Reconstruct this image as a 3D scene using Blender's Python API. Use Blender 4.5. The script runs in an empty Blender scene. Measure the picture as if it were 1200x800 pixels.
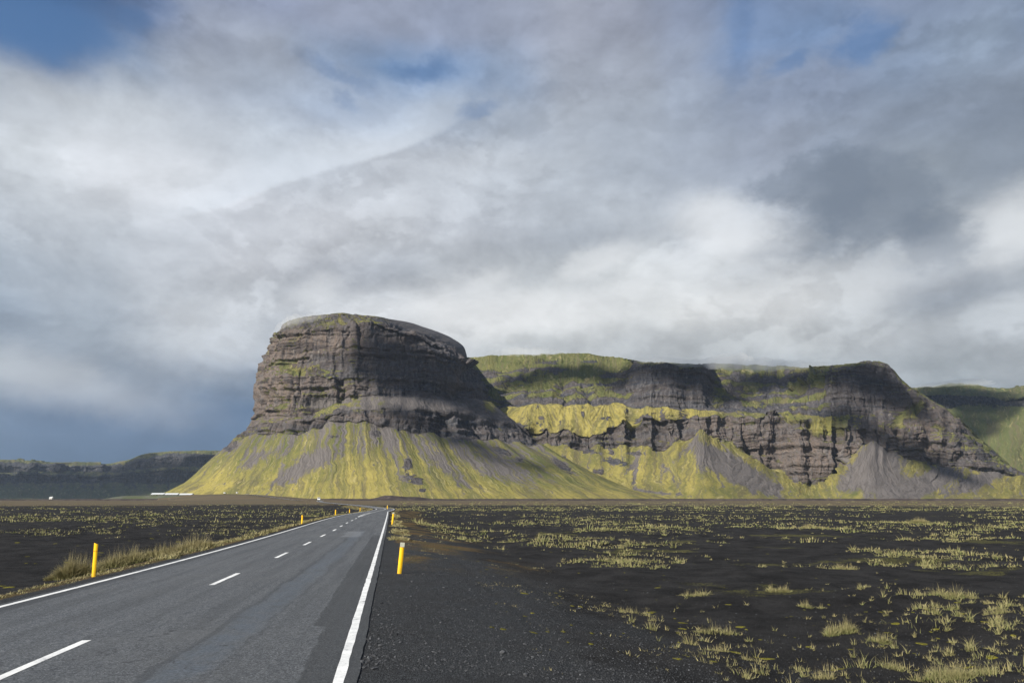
import bpy, math, random
from mathutils import Vector
import numpy as np
random.seed(7); rng = np.random.default_rng(7)
sc = bpy.context.scene
COL = sc.collection
H = 1.9; FPX = 800.0; PITCH = math.atan(185/800)
CP, SP = math.cos(PITCH), math.sin(PITCH)
SUN_EL, SUN_AZ = math.radians(30), math.radians(-137)   # azimuth from +Y, clockwise (negative = left)

# ------------------------------------------------------------------ noise
_p = rng.permutation(256).astype(np.int64); PERM = np.concatenate([_p, _p, _p])
G3 = rng.normal(size=(256, 3)); G3 /= np.linalg.norm(G3, axis=1, keepdims=True)
def perlin(x, y, z=0.0):
    x, y, z = np.broadcast_arrays(np.asarray(x, float), np.asarray(y, float), np.asarray(z, float))
    xi = np.floor(x).astype(np.int64); yi = np.floor(y).astype(np.int64); zi = np.floor(z).astype(np.int64)
    xf, yf, zf = x-xi, y-yi, z-zi
    u, v, w = [t*t*t*(t*(t*6-15)+10) for t in (xf, yf, zf)]
    r = 0
    for dx in (0, 1):
        wx = u if dx else 1-u
        for dy in (0, 1):
            wy = v if dy else 1-v
            for dz in (0, 1):
                wz = w if dz else 1-w
                h = PERM[PERM[PERM[(xi+dx) & 255]+((yi+dy) & 255)]+((zi+dz) & 255)]
                g = G3[h]
                r = r + wx*wy*wz*(g[..., 0]*(xf-dx)+g[..., 1]*(yf-dy)+g[..., 2]*(zf-dz))
    return r*1.6
def fbm(x, y, z=0.0, o=4, g=0.5):
    r = 0; a = 1; s = 0
    for i in range(o):
        r = r+a*perlin(np.asarray(x)*2**i+i*17.3, np.asarray(y)*2**i+i*5.1, np.asarray(z)*2**i); s += a; a *= g
    return r/s
def ridge(x, y, z=0.0, o=3):
    r = 0; a = 1; s = 0
    for i in range(o):
        r = r+a*(1-2*np.abs(perlin(np.asarray(x)*2**i+i*9.7, np.asarray(y)*2**i, np.asarray(z)*2**i+3.3))); s += a; a *= .5
    return r/s
def sstep(a, b, x):
    t = np.clip((x-a)/(b-a), 0, 1); return t*t*(3-2*t)

# ------------------------------------------------------------------ photo geometry: where a point seen at (px,py) and lying at distance Y is
def at(px, py, Y):
    x = (np.asarray(px, float)-600)/FPX; y = (400-np.asarray(py, float))/FPX
    dY = CP-y*SP; dZ = SP+y*CP; t = np.asarray(Y, float)/dY
    return x*t, Y+0*x, H+dZ*t
def on_ground(px, py, z=0.0):
    x = (px-600)/FPX; y = (400-py)/FPX
    dY = CP-y*SP; dZ = SP+y*CP; t = (z-H)/dZ
    return x*t, dY*t

# ------------------------------------------------------------------ object helpers
def tag(o, label=None, cat=None, group=None, kind=None):
    for k, v in (('label', label), ('category', cat), ('group', group), ('kind', kind)):
        if v: o[k] = v
    return o
def mesh_obj(name, V, F, mat, parent=None, smooth=False, attrs=None):
    me = bpy.data.meshes.new(name); V = np.asarray(V, np.float32).reshape(-1, 3)
    me.vertices.add(len(V)); me.vertices.foreach_set('co', V.ravel())
    F = np.asarray(F, np.int32)
    n, k = F.shape
    me.loops.add(n*k); me.loops.foreach_set('vertex_index', F.ravel())
    me.polygons.add(n); me.polygons.foreach_set('loop_start', np.arange(0, n*k, k, dtype=np.int32))
    me.polygons.foreach_set('loop_total', np.full(n, k, np.int32))
    me.update(calc_edges=True)
    me.polygons.foreach_set('use_smooth', np.full(n, bool(smooth)))
    for nm, a in (attrs or {}).items():
        t = me.attributes.new(nm, 'FLOAT', 'POINT'); t.data.foreach_set('value', np.asarray(a, np.float32).ravel())
    if mat: me.materials.append(mat)
    o = bpy.data.objects.new(name, me); COL.objects.link(o)
    if parent: o.parent = parent
    return o
def grid_faces(R, C, flip=False):
    i = np.arange(R-1)[:, None]*C+np.arange(C-1)[None, :]
    f = np.stack([i, i+1, i+C+1, i+C], -1).reshape(-1, 4)
    return f[:, ::-1] if flip else f
def empty(name, loc, rz=0):
    o = bpy.data.objects.new(name, None); COL.objects.link(o); o.location = loc; o.rotation_euler = (0, 0, rz); return o
class MB:
    def __init__(s): s.v = []; s.f = []
    def hexa(s, p):
        b = len(s.v); s.v += [tuple(q) for q in p]
        for f in ((0, 3, 2, 1), (4, 5, 6, 7), (0, 1, 5, 4), (1, 2, 6, 5), (2, 3, 7, 6), (3, 0, 4, 7)): s.f.append([b+i for i in f])
    def box(s, x0, x1, y0, y1, z0, z1, tx=0, ty=0):
        s.hexa([(x0, y0, z0), (x1, y0, z0), (x1, y1, z0), (x0, y1, z0), (x0+tx, y0+ty, z1), (x1-tx, y0+ty, z1), (x1-tx, y1-ty, z1), (x0+tx, y1-ty, z1)])
    def prism(s, pts, axis, a, b, inset=0):
        # pts: 2-D outline, extruded along an axis ('x': pts are (y,z)  'y': pts are (x,z))
        n = len(pts); c = len(s.v)
        for t in (a, b):
            for (p, q) in pts: s.v.append((t, p, q) if axis == 'x' else (p, t, q))
        s.f.append([c+i for i in range(n)]); s.f.append([c+n+i for i in reversed(range(n))])
        for i in range(n):
            j = (i+1) % n; s.f.append([c+j, c+i, c+n+i, c+n+j])
    def wheel(s, x, y, z, r, w, n=20):
        s.prism([(y+r*math.cos(2*math.pi*i/n), z+r*math.sin(2*math.pi*i/n)) for i in range(n)], 'x', x-w/2, x+w/2)
    def build(s, name, mat, parent=None, bevel=0):
        me = bpy.data.meshes.new(name); me.from_pydata(s.v, [], s.f); me.update()
        import bmesh
        bm = bmesh.new(); bm.from_mesh(me)
        bmesh.ops.recalc_face_normals(bm, faces=bm.faces)
        if bevel: bmesh.ops.bevel(bm, geom=bm.edges[:], offset=bevel, segments=2, affect='EDGES', profile=.5)
        bm.to_mesh(me); bm.free()
        me.materials.append(mat); o = bpy.data.objects.new(name, me); COL.objects.link(o)
        if parent: o.parent = parent
        return o

# ------------------------------------------------------------------ node helpers
class NT:
    def __init__(s, nt): s.nt = nt; s.n = nt.nodes; s.l = nt.links
    def node(s, t, **k):
        n = s.n.new(t)
        for a, b in k.items(): setattr(n, a, b)
        return n
    def put(s, sock, v):
        if isinstance(v, bpy.types.NodeSocket): s.l.new(v, sock)
        elif v is not None:
            if sock.type == 'RGBA' and not hasattr(v, '__len__'): v = (v, v, v, 1)
            if sock.type == 'RGBA' and len(v) == 3: v = (*v, 1)
            sock.default_value = v
    def m(s, op, a, b=None, c=None, clamp=False):
        n = s.node('ShaderNodeMath', operation=op, use_clamp=clamp)
        for i, v in enumerate((a, b, c)): s.put(n.inputs[i], v)
        return n.outputs[0]
    def vm(s, op, a, b=None, out=0):
        n = s.node('ShaderNodeVectorMath', operation=op)
        for i, v in enumerate((a, b)):
            if v is not None: s.put(n.inputs[i], v)
        return n.outputs[out]
    def mix(s, f, a, b, bt='MIX'):
        n = s.node('ShaderNodeMix', data_type='RGBA', blend_type=bt)
        s.put(n.inputs['Factor'], f); s.put(n.inputs[6], a); s.put(n.inputs[7], b); return n.outputs[2]
    def noise(s, vec, scale, detail=4, rough=.55, dist=0, out=0):
        n = s.node('ShaderNodeTexNoise'); s.put(n.inputs['Vector'], vec)
        n.inputs['Scale'].default_value = scale; n.inputs['Detail'].default_value = detail
        n.inputs['Roughness'].default_value = rough; n.inputs['Distortion'].default_value = dist
        return n.outputs[out]
    def voro(s, vec, scale, feature='F1', out=0):
        n = s.node('ShaderNodeTexVoronoi', feature=feature); s.put(n.inputs['Vector'], vec); n.inputs['Scale'].default_value = scale
        return n.outputs[out]
    def rng(s, v, a, b, c=0., d=1., smooth=True):
        n = s.node('ShaderNodeMapRange', interpolation_type='SMOOTHSTEP' if smooth else 'LINEAR')
        s.put(n.inputs[0], v)
        for i, q in enumerate((a, b, c, d)): s.put(n.inputs[i+1], q)
        return n.outputs[0]
    def attr(s, name):
        return s.node('ShaderNodeAttribute', attribute_name=name).outputs['Fac']
    def bump(s, h, strength=1, dist=.02, normal=None):
        n = s.node('ShaderNodeBump'); s.put(n.inputs['Height'], h); n.inputs['Strength'].default_value = strength
        n.inputs['Distance'].default_value = dist
        if normal is not None: s.put(n.inputs['Normal'], normal)
        return n.outputs[0]
def material(name, fn, rough=.9, spec=.2):
    m = bpy.data.materials.new(name); m.use_nodes = True; nt = m.node_tree; nt.nodes.clear(); t = NT(nt)
    o = t.node('ShaderNodeOutputMaterial'); b = t.node('ShaderNodeBsdfPrincipled')
    nt.links.new(b.outputs[0], o.inputs['Surface']); b.inputs['Roughness'].default_value = rough
    b.inputs['Specular IOR Level'].default_value = spec
    r = fn(t, b)
    if r is not None: t.put(b.inputs['Base Color'], r)
    return m
def pos(t): return t.node('ShaderNodeNewGeometry').outputs['Position']
def objc(t): return t.node('ShaderNodeTexCoord').outputs['Object']
def simple(name, c, rough=.7, var=.25, scale=3, spec=.3):
    def fn(t, b):
        n = t.noise(objc(t), scale, 5)
        return t.mix(t.rng(n, .3, .7, 0, var), c, tuple(x*.45 for x in c))
    return material(name, fn, rough, spec)

# =================================================================== MATERIALS
def mountain_mat(name, grass_a=(.225, .192, .056), grass_b=(.066, .076, .026), rock_dark=(.028, .032, .043), rock_brown=(.150, .118, .100), scree_c=(.11, .10, .098), strat=.035):
    def fn(t, b):
        P = pos(t)
        veg, scr, tone, rk = [t.attr(a) for a in ('veg', 'scree', 'tone', 'brown')]
        n1 = t.noise(P, .012, 8, .62); n2 = t.noise(P, .06, 7, .68); n3 = t.noise(P, .3, 4, .6)
        # lava beds: thin darker and lighter bands that follow height, wavering
        zs = t.vm('MULTIPLY', P, (.004, .004, strat))
        wz = t.node('ShaderNodeCombineXYZ'); t.put(wz.inputs[2], t.m('MULTIPLY', t.m('SUBTRACT', t.noise(P, .007, 4, .6), .5), 2.2))
        beds = t.noise(t.vm('ADD', zs, wz.outputs[0]), 1.0, 7, .72, .5)
        cols = t.noise(t.vm('MULTIPLY', P, (.09, .09, .008)), 1.0, 5, .65)      # columns and wet streaks running down
        rock = t.mix(t.m('ADD', t.m('MULTIPLY', t.rng(beds, .35, .68), .6), t.m('MULTIPLY', rk, .75), clamp=True), rock_dark, rock_brown)
        rock = t.mix(t.rng(cols, .42, .68, 0, .6), rock, (.125, .122, .128))
        rock = t.mix(t.rng(beds, .54, .60, 0, .65), rock, (.022, .021, .025))
        rock = t.mix(t.rng(n2, .58, .72, 0, .7), rock, (.25, .225, .20))
        rock = t.mix(t.rng(n3, .35, .6, .35, 0), rock, (.016, .016, .019))
        fv = t.node('ShaderNodeCombineXYZ'); t.put(fv.inputs[0], t.m('MULTIPLY', t.attr('fall'), .22)); t.put(fv.inputs[1], t.m('MULTIPLY', t.attr('lev'), .8))
        s1 = t.noise(fv.outputs[0], 1.0, 8, .66, .25); s2 = t.noise(t.vm('ADD', fv.outputs[0], (40, 3, 2)), 3.1, 6, .6, .2); s3 = t.noise(t.vm('ADD', fv.outputs[0], (9, 8, 2)), .45, 5, .6, .2)
        sc_ = t.mix(t.rng(s2, .35, .7), scree_c, tuple(x*.55 for x in scree_c))
        gmix = t.m('ADD', tone, t.m('MULTIPLY', t.m('SUBTRACT', n1, .5), 1.6), clamp=True)
        gr = t.mix(gmix, grass_b, grass_a)
        gr = t.mix(t.rng(s3, .46, .64, 0, .75), gr, (.085, .085, .036))
        gr = t.mix(t.rng(s1, .48, .62, 0, .8), gr, (.090, .080, .046))
        gr = t.mix(t.rng(s2, .55, .70, 0, .55), gr, (.30, .26, .13))
        gr = t.mix(t.rng(n2, .52, .66, 0, .45), gr, (.065, .064, .028))
        gr = t.mix(t.rng(n3, .52, .72, 0, .3), gr, (.27, .235, .10))
        vm_ = t.rng(t.m('ADD', veg, t.m('ADD', t.m('MULTIPLY', t.m('SUBTRACT', n2, .5), .7), t.m('MULTIPLY', t.m('SUBTRACT', s1, .5), 1.1))), .36, .56)
        sm = t.rng(t.m('ADD', scr, t.m('MULTIPLY', t.m('SUBTRACT', n2, .5), 1.1)), .35, .65)
        col = t.mix(sm, rock, sc_); col = t.mix(vm_, col, gr)
        h = t.m('ADD', t.m('MULTIPLY', cols, 1.1), t.m('ADD', t.m('MULTIPLY', n2, 1.2), t.m('MULTIPLY', beds, 1.0)))
        isrock = t.m('MULTIPLY', t.m('SUBTRACT', 1, vm_), t.m('SUBTRACT', 1, sm))
        h = t.mix(isrock, t.m('ADD', t.m('MULTIPLY', n2, .35), t.m('MULTIPLY', s1, .5)), h)
        t.put(b.inputs['Normal'], t.bump(h, .7, 8))
        return col
    return material(name, fn, .95, .1)
M_MTN = mountain_mat('basalt_and_moss')
M_FAR = mountain_mat('far_shaded_basalt_and_grass', (.085, .10, .034), (.050, .062, .030), (.016, .019, .026), (.045, .043, .043), (.06, .060, .060), .03)  # darker copy: cloud shade on the far ranges put into the colour

def ground_fn(t, b):
    P = pos(t); sh = t.attr('shoulder'); moss = t.attr('moss'); dry = t.attr('dry'); far = t.attr('far')
    d = t.noise(P, .9, 6, .6); f = t.noise(P, 14, 5, .75); g = t.noise(P, 70, 3, .7); big = t.noise(P, .03, 6, .65)
    sand = t.mix(t.rng(d, .3, .7), (.0055, .0055, .0062), (.024, .0235, .0245))
    sand = t.mix(t.rng(f, .5, .75, 0, .5), sand, (.040, .038, .039))
    sand = t.mix(t.rng(g, .52, .66, 0, .65), sand, (.058, .056, .058)); sand = t.mix(t.rng(t.noise(P, 3.5, 6, .7), .52, .66, 0, .5), sand, (.006, .006, .007))
    grav = t.mix(t.rng(g, .40, .66), (.006, .007, .008), (.105, .112, .124))
    grav = t.mix(t.rng(d, .42, .6, 0, .35), grav, (.03, .03, .032))
    col = t.mix(sh, sand, grav)
    dn = t.rng(t.m('ADD', dry, t.m('MULTIPLY', t.m('SUBTRACT', f, .5), 1.2)), .4, .62)
    col = t.mix(t.m('MULTIPLY', dn, .85), col, t.mix(t.rng(d, .35, .65), (.12, .075, .028), (.085, .07, .03)))
    mn = t.rng(t.m('ADD', moss, t.m('MULTIPLY', t.m('SUBTRACT', f, .5), 1.0)), .45, .6)
    col = t.mix(mn, col, t.mix(t.rng(g, .35, .7), (.085, .082, .026), (.045, .044, .022)))
    fn_ = t.rng(t.m('ADD', far, t.m('MULTIPLY', t.m('SUBTRACT', big, .5), .7)), .35, .65)
    bands = t.noise(t.vm('MULTIPLY', P, (.004, .02, 0)), 1, 5, .6)
    col = t.mix(fn_, col, t.mix(t.rng(bands, .35, .65), (.105, .080, .052), (.075, .066, .045)))
    t.put(b.inputs['Normal'], t.bump(t.m('ADD', t.m('MULTIPLY', f, .6), t.m('MULTIPLY', g, .5)), 1, .09))
    return col
M_GROUND = material('black_sand_and_gravel', ground_fn, .95, .12)

def road_fn(t, b):
    P = pos(t); u = t.attr('across'); s = t.attr('along'); P2 = t.vm('MULTIPLY', P, (1, 1, 0))
    ag = t.voro(P2, 62, out=1); agf = t.node('ShaderNodeSeparateColor'); t.put(agf.inputs[0], ag)
    fine = t.noise(P2, 120, 3, .7); mid = t.noise(P2, 2.2, 6, .65); big = t.noise(P2, .35, 5, .6)
    st = t.node('ShaderNodeCombineXYZ'); t.put(st.inputs[0], u); t.put(st.inputs[1], t.m('MULTIPLY', s, .05))
    streak = t.noise(st.outputs[0], 2.4, 5, .6)
    col = t.mix(agf.outputs[0], (.006, .007, .009), (.125, .134, .146))
    col = t.mix(t.rng(t.noise(P2, 34, 3, .7), .54, .64, 0, .7), col, (.24, .25, .265)); col = t.mix(t.rng(t.noise(P2, 9, 4, .7), .48, .62, 0, .55), col, (.022, .025, .030))
    col = t.mix(t.rng(streak, .40, .68, 0, .55), col, (.040, .045, .053))
    col = t.mix(t.rng(big, .45, .7, 0, .45), col, (.088, .092, .096))
    wob = t.m('MULTIPLY', t.m('SUBTRACT', t.noise(t.vm('MULTIPLY', P2, (1, .5, 1)), .8, 5, .7), .5), .55)
    uu = t.m('ADD', u, wob)
    # bluish worn wheel path in the near lane, with a dark tar seam beside it
    path = t.m('MULTIPLY', t.rng(t.m('ABSOLUTE', t.m('SUBTRACT', uu, 1.62)), .10, .42, 1, 0), t.rng(s, 42, 46, 1, 0))
    col = t.mix(t.m('MULTIPLY', path, t.rng(mid, .3, .65, .15, .75)), col, t.mix(t.rng(t.noise(P2, 22, 4, .7), .35, .65), (.035, .044, .058), (.098, .118, .145)))
    seam = t.rng(t.m('ABSOLUTE', t.m('SUBTRACT', uu, 1.30)), .03, .075, 1, 0)
    seam2 = t.rng(t.m('ABSOLUTE', t.m('SUBTRACT', uu, 1.97)), .02, .06, .7, 0)
    seams = t.m('MULTIPLY', t.m('MAXIMUM', seam, seam2), t.rng(s, 42, 46, 1, 0))
    col = t.mix(t.m('MULTIPLY', seams, .38), col, (.020, .022, .026))
    # light worn-out patch
    pa = t.m('MULTIPLY', t.rng(t.m('ABSOLUTE', t.m('SUBTRACT', s, 40)), 2.5, 4, 1, 0), t.rng(t.m('ABSOLUTE', t.m('SUBTRACT', uu, 1.35)), .35, .55, 1, 0))
    col = t.mix(t.m('MULTIPLY', pa, .55), col, (.15, .16, .175))
    # newer dark asphalt along the near edge, its border stepping out close by
    edge = t.attr('edge_in'); w2 = t.m('MULTIPLY', t.m('SUBTRACT', t.noise(P2, 1.6, 3, .6), .5), .16)
    lim = t.m('ADD', t.rng(s, 10.9, 11.0, .45, .62, smooth=False), t.rng(s, 13, 40, 0, -.12))
    dk = t.rng(t.m('SUBTRACT', t.m('ADD', edge, w2), lim), -.02, .02, 1, 0)
    dk = t.m('MULTIPLY', dk, t.rng(s, 36, 40, 1, 0))
    col = t.mix(t.m('MULTIPLY', dk, .68), col, t.mix(agf.outputs[0], (.014, .016, .018), (.036, .038, .041)))
    el = t.attr('edge_out')
    col = t.mix(t.m('MULTIPLY', t.rng(t.m('ADD', el, w2), .30, .5, 1, 0), .6), col, (.022, .024, .028))
    # cracks
    cr = t.voro(t.vm('ADD', t.vm('MULTIPLY', P2, (1, 1, 0)), t.noise(P2, 1.5, 4, .6, out=1)), .55, 'DISTANCE_TO_EDGE')
    col = t.mix(t.m('MULTIPLY', t.rng(cr, .0, .012, 1, 0), t.rng(big, .5, .58, 0, .7)), col, (.014, .014, .016))
    t.put(b.inputs['Normal'], t.bump(t.m('ADD', t.m('MULTIPLY', agf.outputs[1], .5), fine), .6, .012))
    t.put(b.inputs['Roughness'], t.rng(streak, .35, .7, .62, .82))
    return col
M_ROAD = material('worn_asphalt', road_fn, .75, .35)

def paint_fn(t, b):
    P = pos(t); n = t.noise(P, 30, 6, .8); c = t.noise(P, 3, 5, .7)
    w = t.m('MAXIMUM', t.rng(n, .57, .66), t.rng(c, .60, .68, 0, .7))
    return t.mix(w, t.mix(t.rng(c, .3, .7), (.72, .73, .73), (.50, .51, .52)), (.10, .105, .11))
M_PAINT = material('road_paint', paint_fn, .6, .3)
def yel_fn(t, b):
    o_ = objc(t); sp_ = t.node('ShaderNodeSeparateXYZ'); t.put(sp_.inputs[0], o_)
    n = t.noise(t.vm('MULTIPLY', o_, (9, 9, 3)), 3, 6, .7); m_ = t.m('ADD', t.rng(sp_.outputs[2], .0, .30, .35, 0), t.rng(n, .45, .75, 0, .5))
    return t.mix(t.m('MULTIPLY', m_, 1, clamp=True), (.80, .47, .008), (.30, .19, .035))
M_YEL = material('yellow_plastic', yel_fn, .5, .3)
M_REFL = simple('reflector_grey', (.40, .41, .34), .35, .3, 30, .5)
M_REFLO = simple('reflector_orange', (.62, .20, .03), .35, .3, 30, .5)
M_WHITE = simple('white_vehicle_paint', (.78, .78, .78), .35, .1, 1, .5)
M_SILVER = simple('silver_vehicle_paint', (.55, .57, .6), .3, .1, 1, .5)
M_GLASS = simple('dark_glass', (.02, .025, .03), .08, .1, 1, .6)
M_TYRE = simple('rubber', (.02, .02, .02), .8, .2, 8)
M_RIM = simple('rim_metal', (.4, .4, .42), .4, .1, 8, .5)
M_LAMP = simple('lamp_lens', (.6, .6, .58), .2, .05, 4, .5)
M_RED = simple('tail_lens', (.4, .02, .02), .25, .05, 4, .5)
M_ROOF = simple('pale_metal_roof', (.50, .52, .54), .4, .15, .3)
M_WALL = simple('dark_timber_wall', (.075, .075, .08), .8, .3, 1)
M_WALLW = simple('white_wall', (.6, .6, .58), .8, .2, 1)
M_DOOR = simple('door_paint', (.25, .12, .08), .6, .2, 2)
def grass_fn(t, b):
    k = t.attr('tone'); v = t.attr('tip')
    c = t.mix(k, (.075, .105, .026), (.20, .18, .085))
    c = t.mix(t.m('MULTIPLY', t.m('POWER', v, 1.6), .7), c, (.28, .23, .13))
    t.put(b.inputs['Subsurface Weight'], 0.0)
    return c
M_GRASS = material('dune_grass', grass_fn, .7, .25)
def stone_fn(t, b):
    return t.mix(t.attr('tone'), (.014, .015, .018), (.085, .09, .10))
M_STONE = material('basalt_gravel', stone_fn, .85, .3)

# =================================================================== ROAD GEOMETRY (from points on the photographed edges)
def gpts(l): return np.array([on_ground(*q) for q in l])
Rp = gpts([(395, 800), (422.7, 700), (435, 668.5), (443.7, 642), (449, 619.5), (453.0, 607), (454.2, 600)])
Lp = gpts([(0, 709), (60, 696), (120, 680.5), (180, 664.5), (276, 639), (330, 623.5), (372, 611), (400, 603.7)])
# centre line and half width as smooth functions of distance
Yk = np.array([6, 9, 13, 18, 25, 36, 50, 70, 90, 120])
xr = np.interp(Yk, Rp[:, 1], Rp[:, 0]); xl = np.interp(Yk, Lp[:, 1], Lp[:, 0])
xr[0] = Rp[0, 0]+(Rp[0, 1]-6)*.155
fitr = np.polyfit(Rp[:, 1], Rp[:, 0], 3); fitl = np.polyfit(Lp[:, 1], Lp[:, 0], 3)
Yn = np.concatenate([np.linspace(-14, 8, 12), np.linspace(10, 112, 60)])
def ext(fit, Y):
    d = np.polyval(np.polyder(fit), 10.0); return np.where(Y < 10, np.polyval(fit, 10.)+(Y-10)*d, np.polyval(fit, Y))
RX, LX = ext(fitr, Yn), ext(fitl, Yn)
Cn = np.stack([(RX+LX)/2, Yn], 1)
far_c = np.array([(-25.6, 142), (-33.5, 172), (-43.5, 207), (-56, 248), (-75, 304), (-108, 400), (-139, 505), (-171, 620), (-238, 745), (-325, 880), (-405, 1000), (-540, 1150)], float)
def catmull(P, n):
    P = np.asarray(P, float); K = len(P); t = np.linspace(0, K-1, n); i = np.clip(t.astype(int), 0, K-2); f = (t-i)[:, None]
    p0 = P[np.maximum(i-1, 0)]; p1 = P[i]; p2 = P[i+1]; p3 = P[np.minimum(i+2, K-1)]
    return .5*((2*p1)+(-p0+p2)*f+(2*p0-5*p1+4*p2-p3)*f**2+(-p0+3*p1-3*p2+p3)*f**3)
ctl = np.vstack([Cn[::4], far_c])
CL = catmull(ctl, 4000)
seg = np.linalg.norm(np.diff(CL, axis=0), axis=1); S = np.concatenate([[0], np.cumsum(seg)])
S -= np.interp(0, CL[:, 1], S)                       # s = 0 beside the camera
wn = np.interp(CL[:, 1], Yn, (RX-LX)/2)
sr = np.concatenate([np.arange(-13, 60, .25), np.arange(60, 260, 1), np.arange(260, S[-1]-2, 6)])
cx = np.interp(sr, S, CL[:, 0]); cy = np.interp(sr, S, CL[:, 1])
tx = np.gradient(cx, sr); ty = np.gradient(cy, sr); l_ = np.hypot(tx, ty); tx /= l_; ty /= l_
nx, ny = ty, -tx                                     # to the right
hw = np.interp(sr, S, wn)*ty                         # true half width between the edge lines
def zroad(y): return .0+1.1*sstep(240, 620, y)+8.6*sstep(680, 980, y)
SR = np.stack([cx, cy, zroad(cy)], 1)
def strip(name, s0, s1, a, b, mat, parent=None, dz=0.0, n=None, cols=2, edge=None, attrs=True, jitter=0):
    if n is None: n = max(3, int((s1-s0)/.5) if s1 < 80 else int(80/.5+(s1-80)/3))
    ss = np.linspace(s0, s1, n) if s1 < 80 else np.concatenate([np.arange(s0, 80, .35), np.arange(80, s1, 2.5)])
    x, y = np.interp(ss, sr, cx), np.interp(ss, sr, cy); ax, ay = np.interp(ss, sr, nx), np.interp(ss, sr, ny); w = np.interp(ss, sr, hw)
    fa = a(w) if callable(a) else a+0*w; fb = b(w) if callable(b) else b+0*w
    if jitter:
        fa = fa+jitter*perlin(ss*1.7, 3.1)+jitter*.6*perlin(ss*7, 8.); fb = fb+jitter*perlin(ss*1.9, 9.7)+jitter*.6*perlin(ss*8, 1.)
    k = np.linspace(0, 1, cols)[None, :]; off = fa[:, None]*(1-k)+fb[:, None]*k
    X = x[:, None]+ax[:, None]*off; Y = y[:, None]+ay[:, None]*off
    Z = zroad(y)[:, None]+dz-0.012*np.abs(off)+0*X
    V = np.stack([X, Y, Z], -1)
    at_ = dict(across=off, along=ss[:, None]+0*off, edge_in=w[:, None]-off, edge_out=off+w[:, None]) if attrs else None
    return mesh_obj(name, V, grid_faces(len(ss), cols), mat, parent, False, at_)
SMAX = sr[-1]-4
road = strip('road', -12, SMAX, lambda w: -w-.22, lambda w: w+.20, M_ROAD, dz=.035, cols=34, jitter=.022)
tag(road, kind='structure')
strip('edge_line', -12, SMAX, lambda w: w-.055, lambda w: w+.06, M_PAINT, road, dz=.039, jitter=.012)
strip('edge_line', -12, SMAX, lambda w: -w-.06, lambda w: -w+.07, M_PAINT, road, dz=.039, jitter=.008)
# centre dashes: positions read from the photograph, then regular
def s_of_y(y): return float(np.interp(y, cy, sr))
def fitc(y):   # centre line paint sits a little off the middle
    pts = gpts([(97, 754), (244, 688), (275, 674), (320, 655), (335, 649), (362.5, 636), (380, 627), (394.7, 620), (402, 615), (415.7, 608.5), (431.5, 601)])
    pts = pts[np.argsort(pts[:, 1])]; return pts
cp_ = fitc(0)
off_c = np.array([((px_-np.interp(py_, cy, cx))*np.interp(py_, cy, nx)) for px_, py_ in cp_])
def coff(s): return float(np.interp(np.interp(s, sr, cy), cp_[:, 1], off_c*.9)) if s < 110 else 0.0
dash_s = [(7.2, 10.0), (16.2, 18.7), (23.5, 25.8), (29.9, 32.2)]
k = 36.6
while k < 150: dash_s.append((k, k+2.3)); k += 6.7
for a, b in dash_s:
    a, b = s_of_y(a), s_of_y(b); o_ = coff((a+b)/2)
    strip('centre_dash', a, b, o_-.06, o_+.06, M_PAINT, road, dz=.0392, n=8, jitter=.006)
strip('centre_line', 152, SMAX, -.07, .07, M_PAINT, road, dz=.0392)

# =================================================================== GROUND
RC = np.stack([cx, cy], 1)[::4]; RW = hw[::4]; RT = np.stack([nx, ny], 1)[::4]
def road_dist(x, y):
    """signed distance beyond the road edge (>0 outside), and side (+1 right)"""
    sh_ = np.shape(x); x = np.ravel(x); y = np.ravel(y); D = np.full(x.shape, 1e9); side = np.ones(x.shape)
    near = (np.abs(x-np.interp(y, cy, cx)) < 90) & (y < 1300)
    idx = np.nonzero(near)[0]
    for c0 in range(0, len(idx), 40000):
        ii = idx[c0:c0+40000]; dx = x[ii, None]-RC[None, :, 0]; dy = y[ii, None]-RC[None, :, 1]
        q = dx*dx+dy*dy; j = np.argmin(q, 1); r = np.arange(len(ii))
        lat = dx[r, j]*RT[j, 0]+dy[r, j]*RT[j, 1]
        along = np.abs(-dx[r, j]*RT[j, 1]+dy[r, j]*RT[j, 0])
        D[ii] = np.where(along < 4, np.abs(lat), np.sqrt(q[r, j]))-RW[j]; side[ii] = np.sign(lat)
    far = ~near; side[far] = np.sign(x[far]-np.interp(y[far], cy, cx)); D[far] = 90
    return D.reshape(sh_), side.reshape(sh_)
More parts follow.
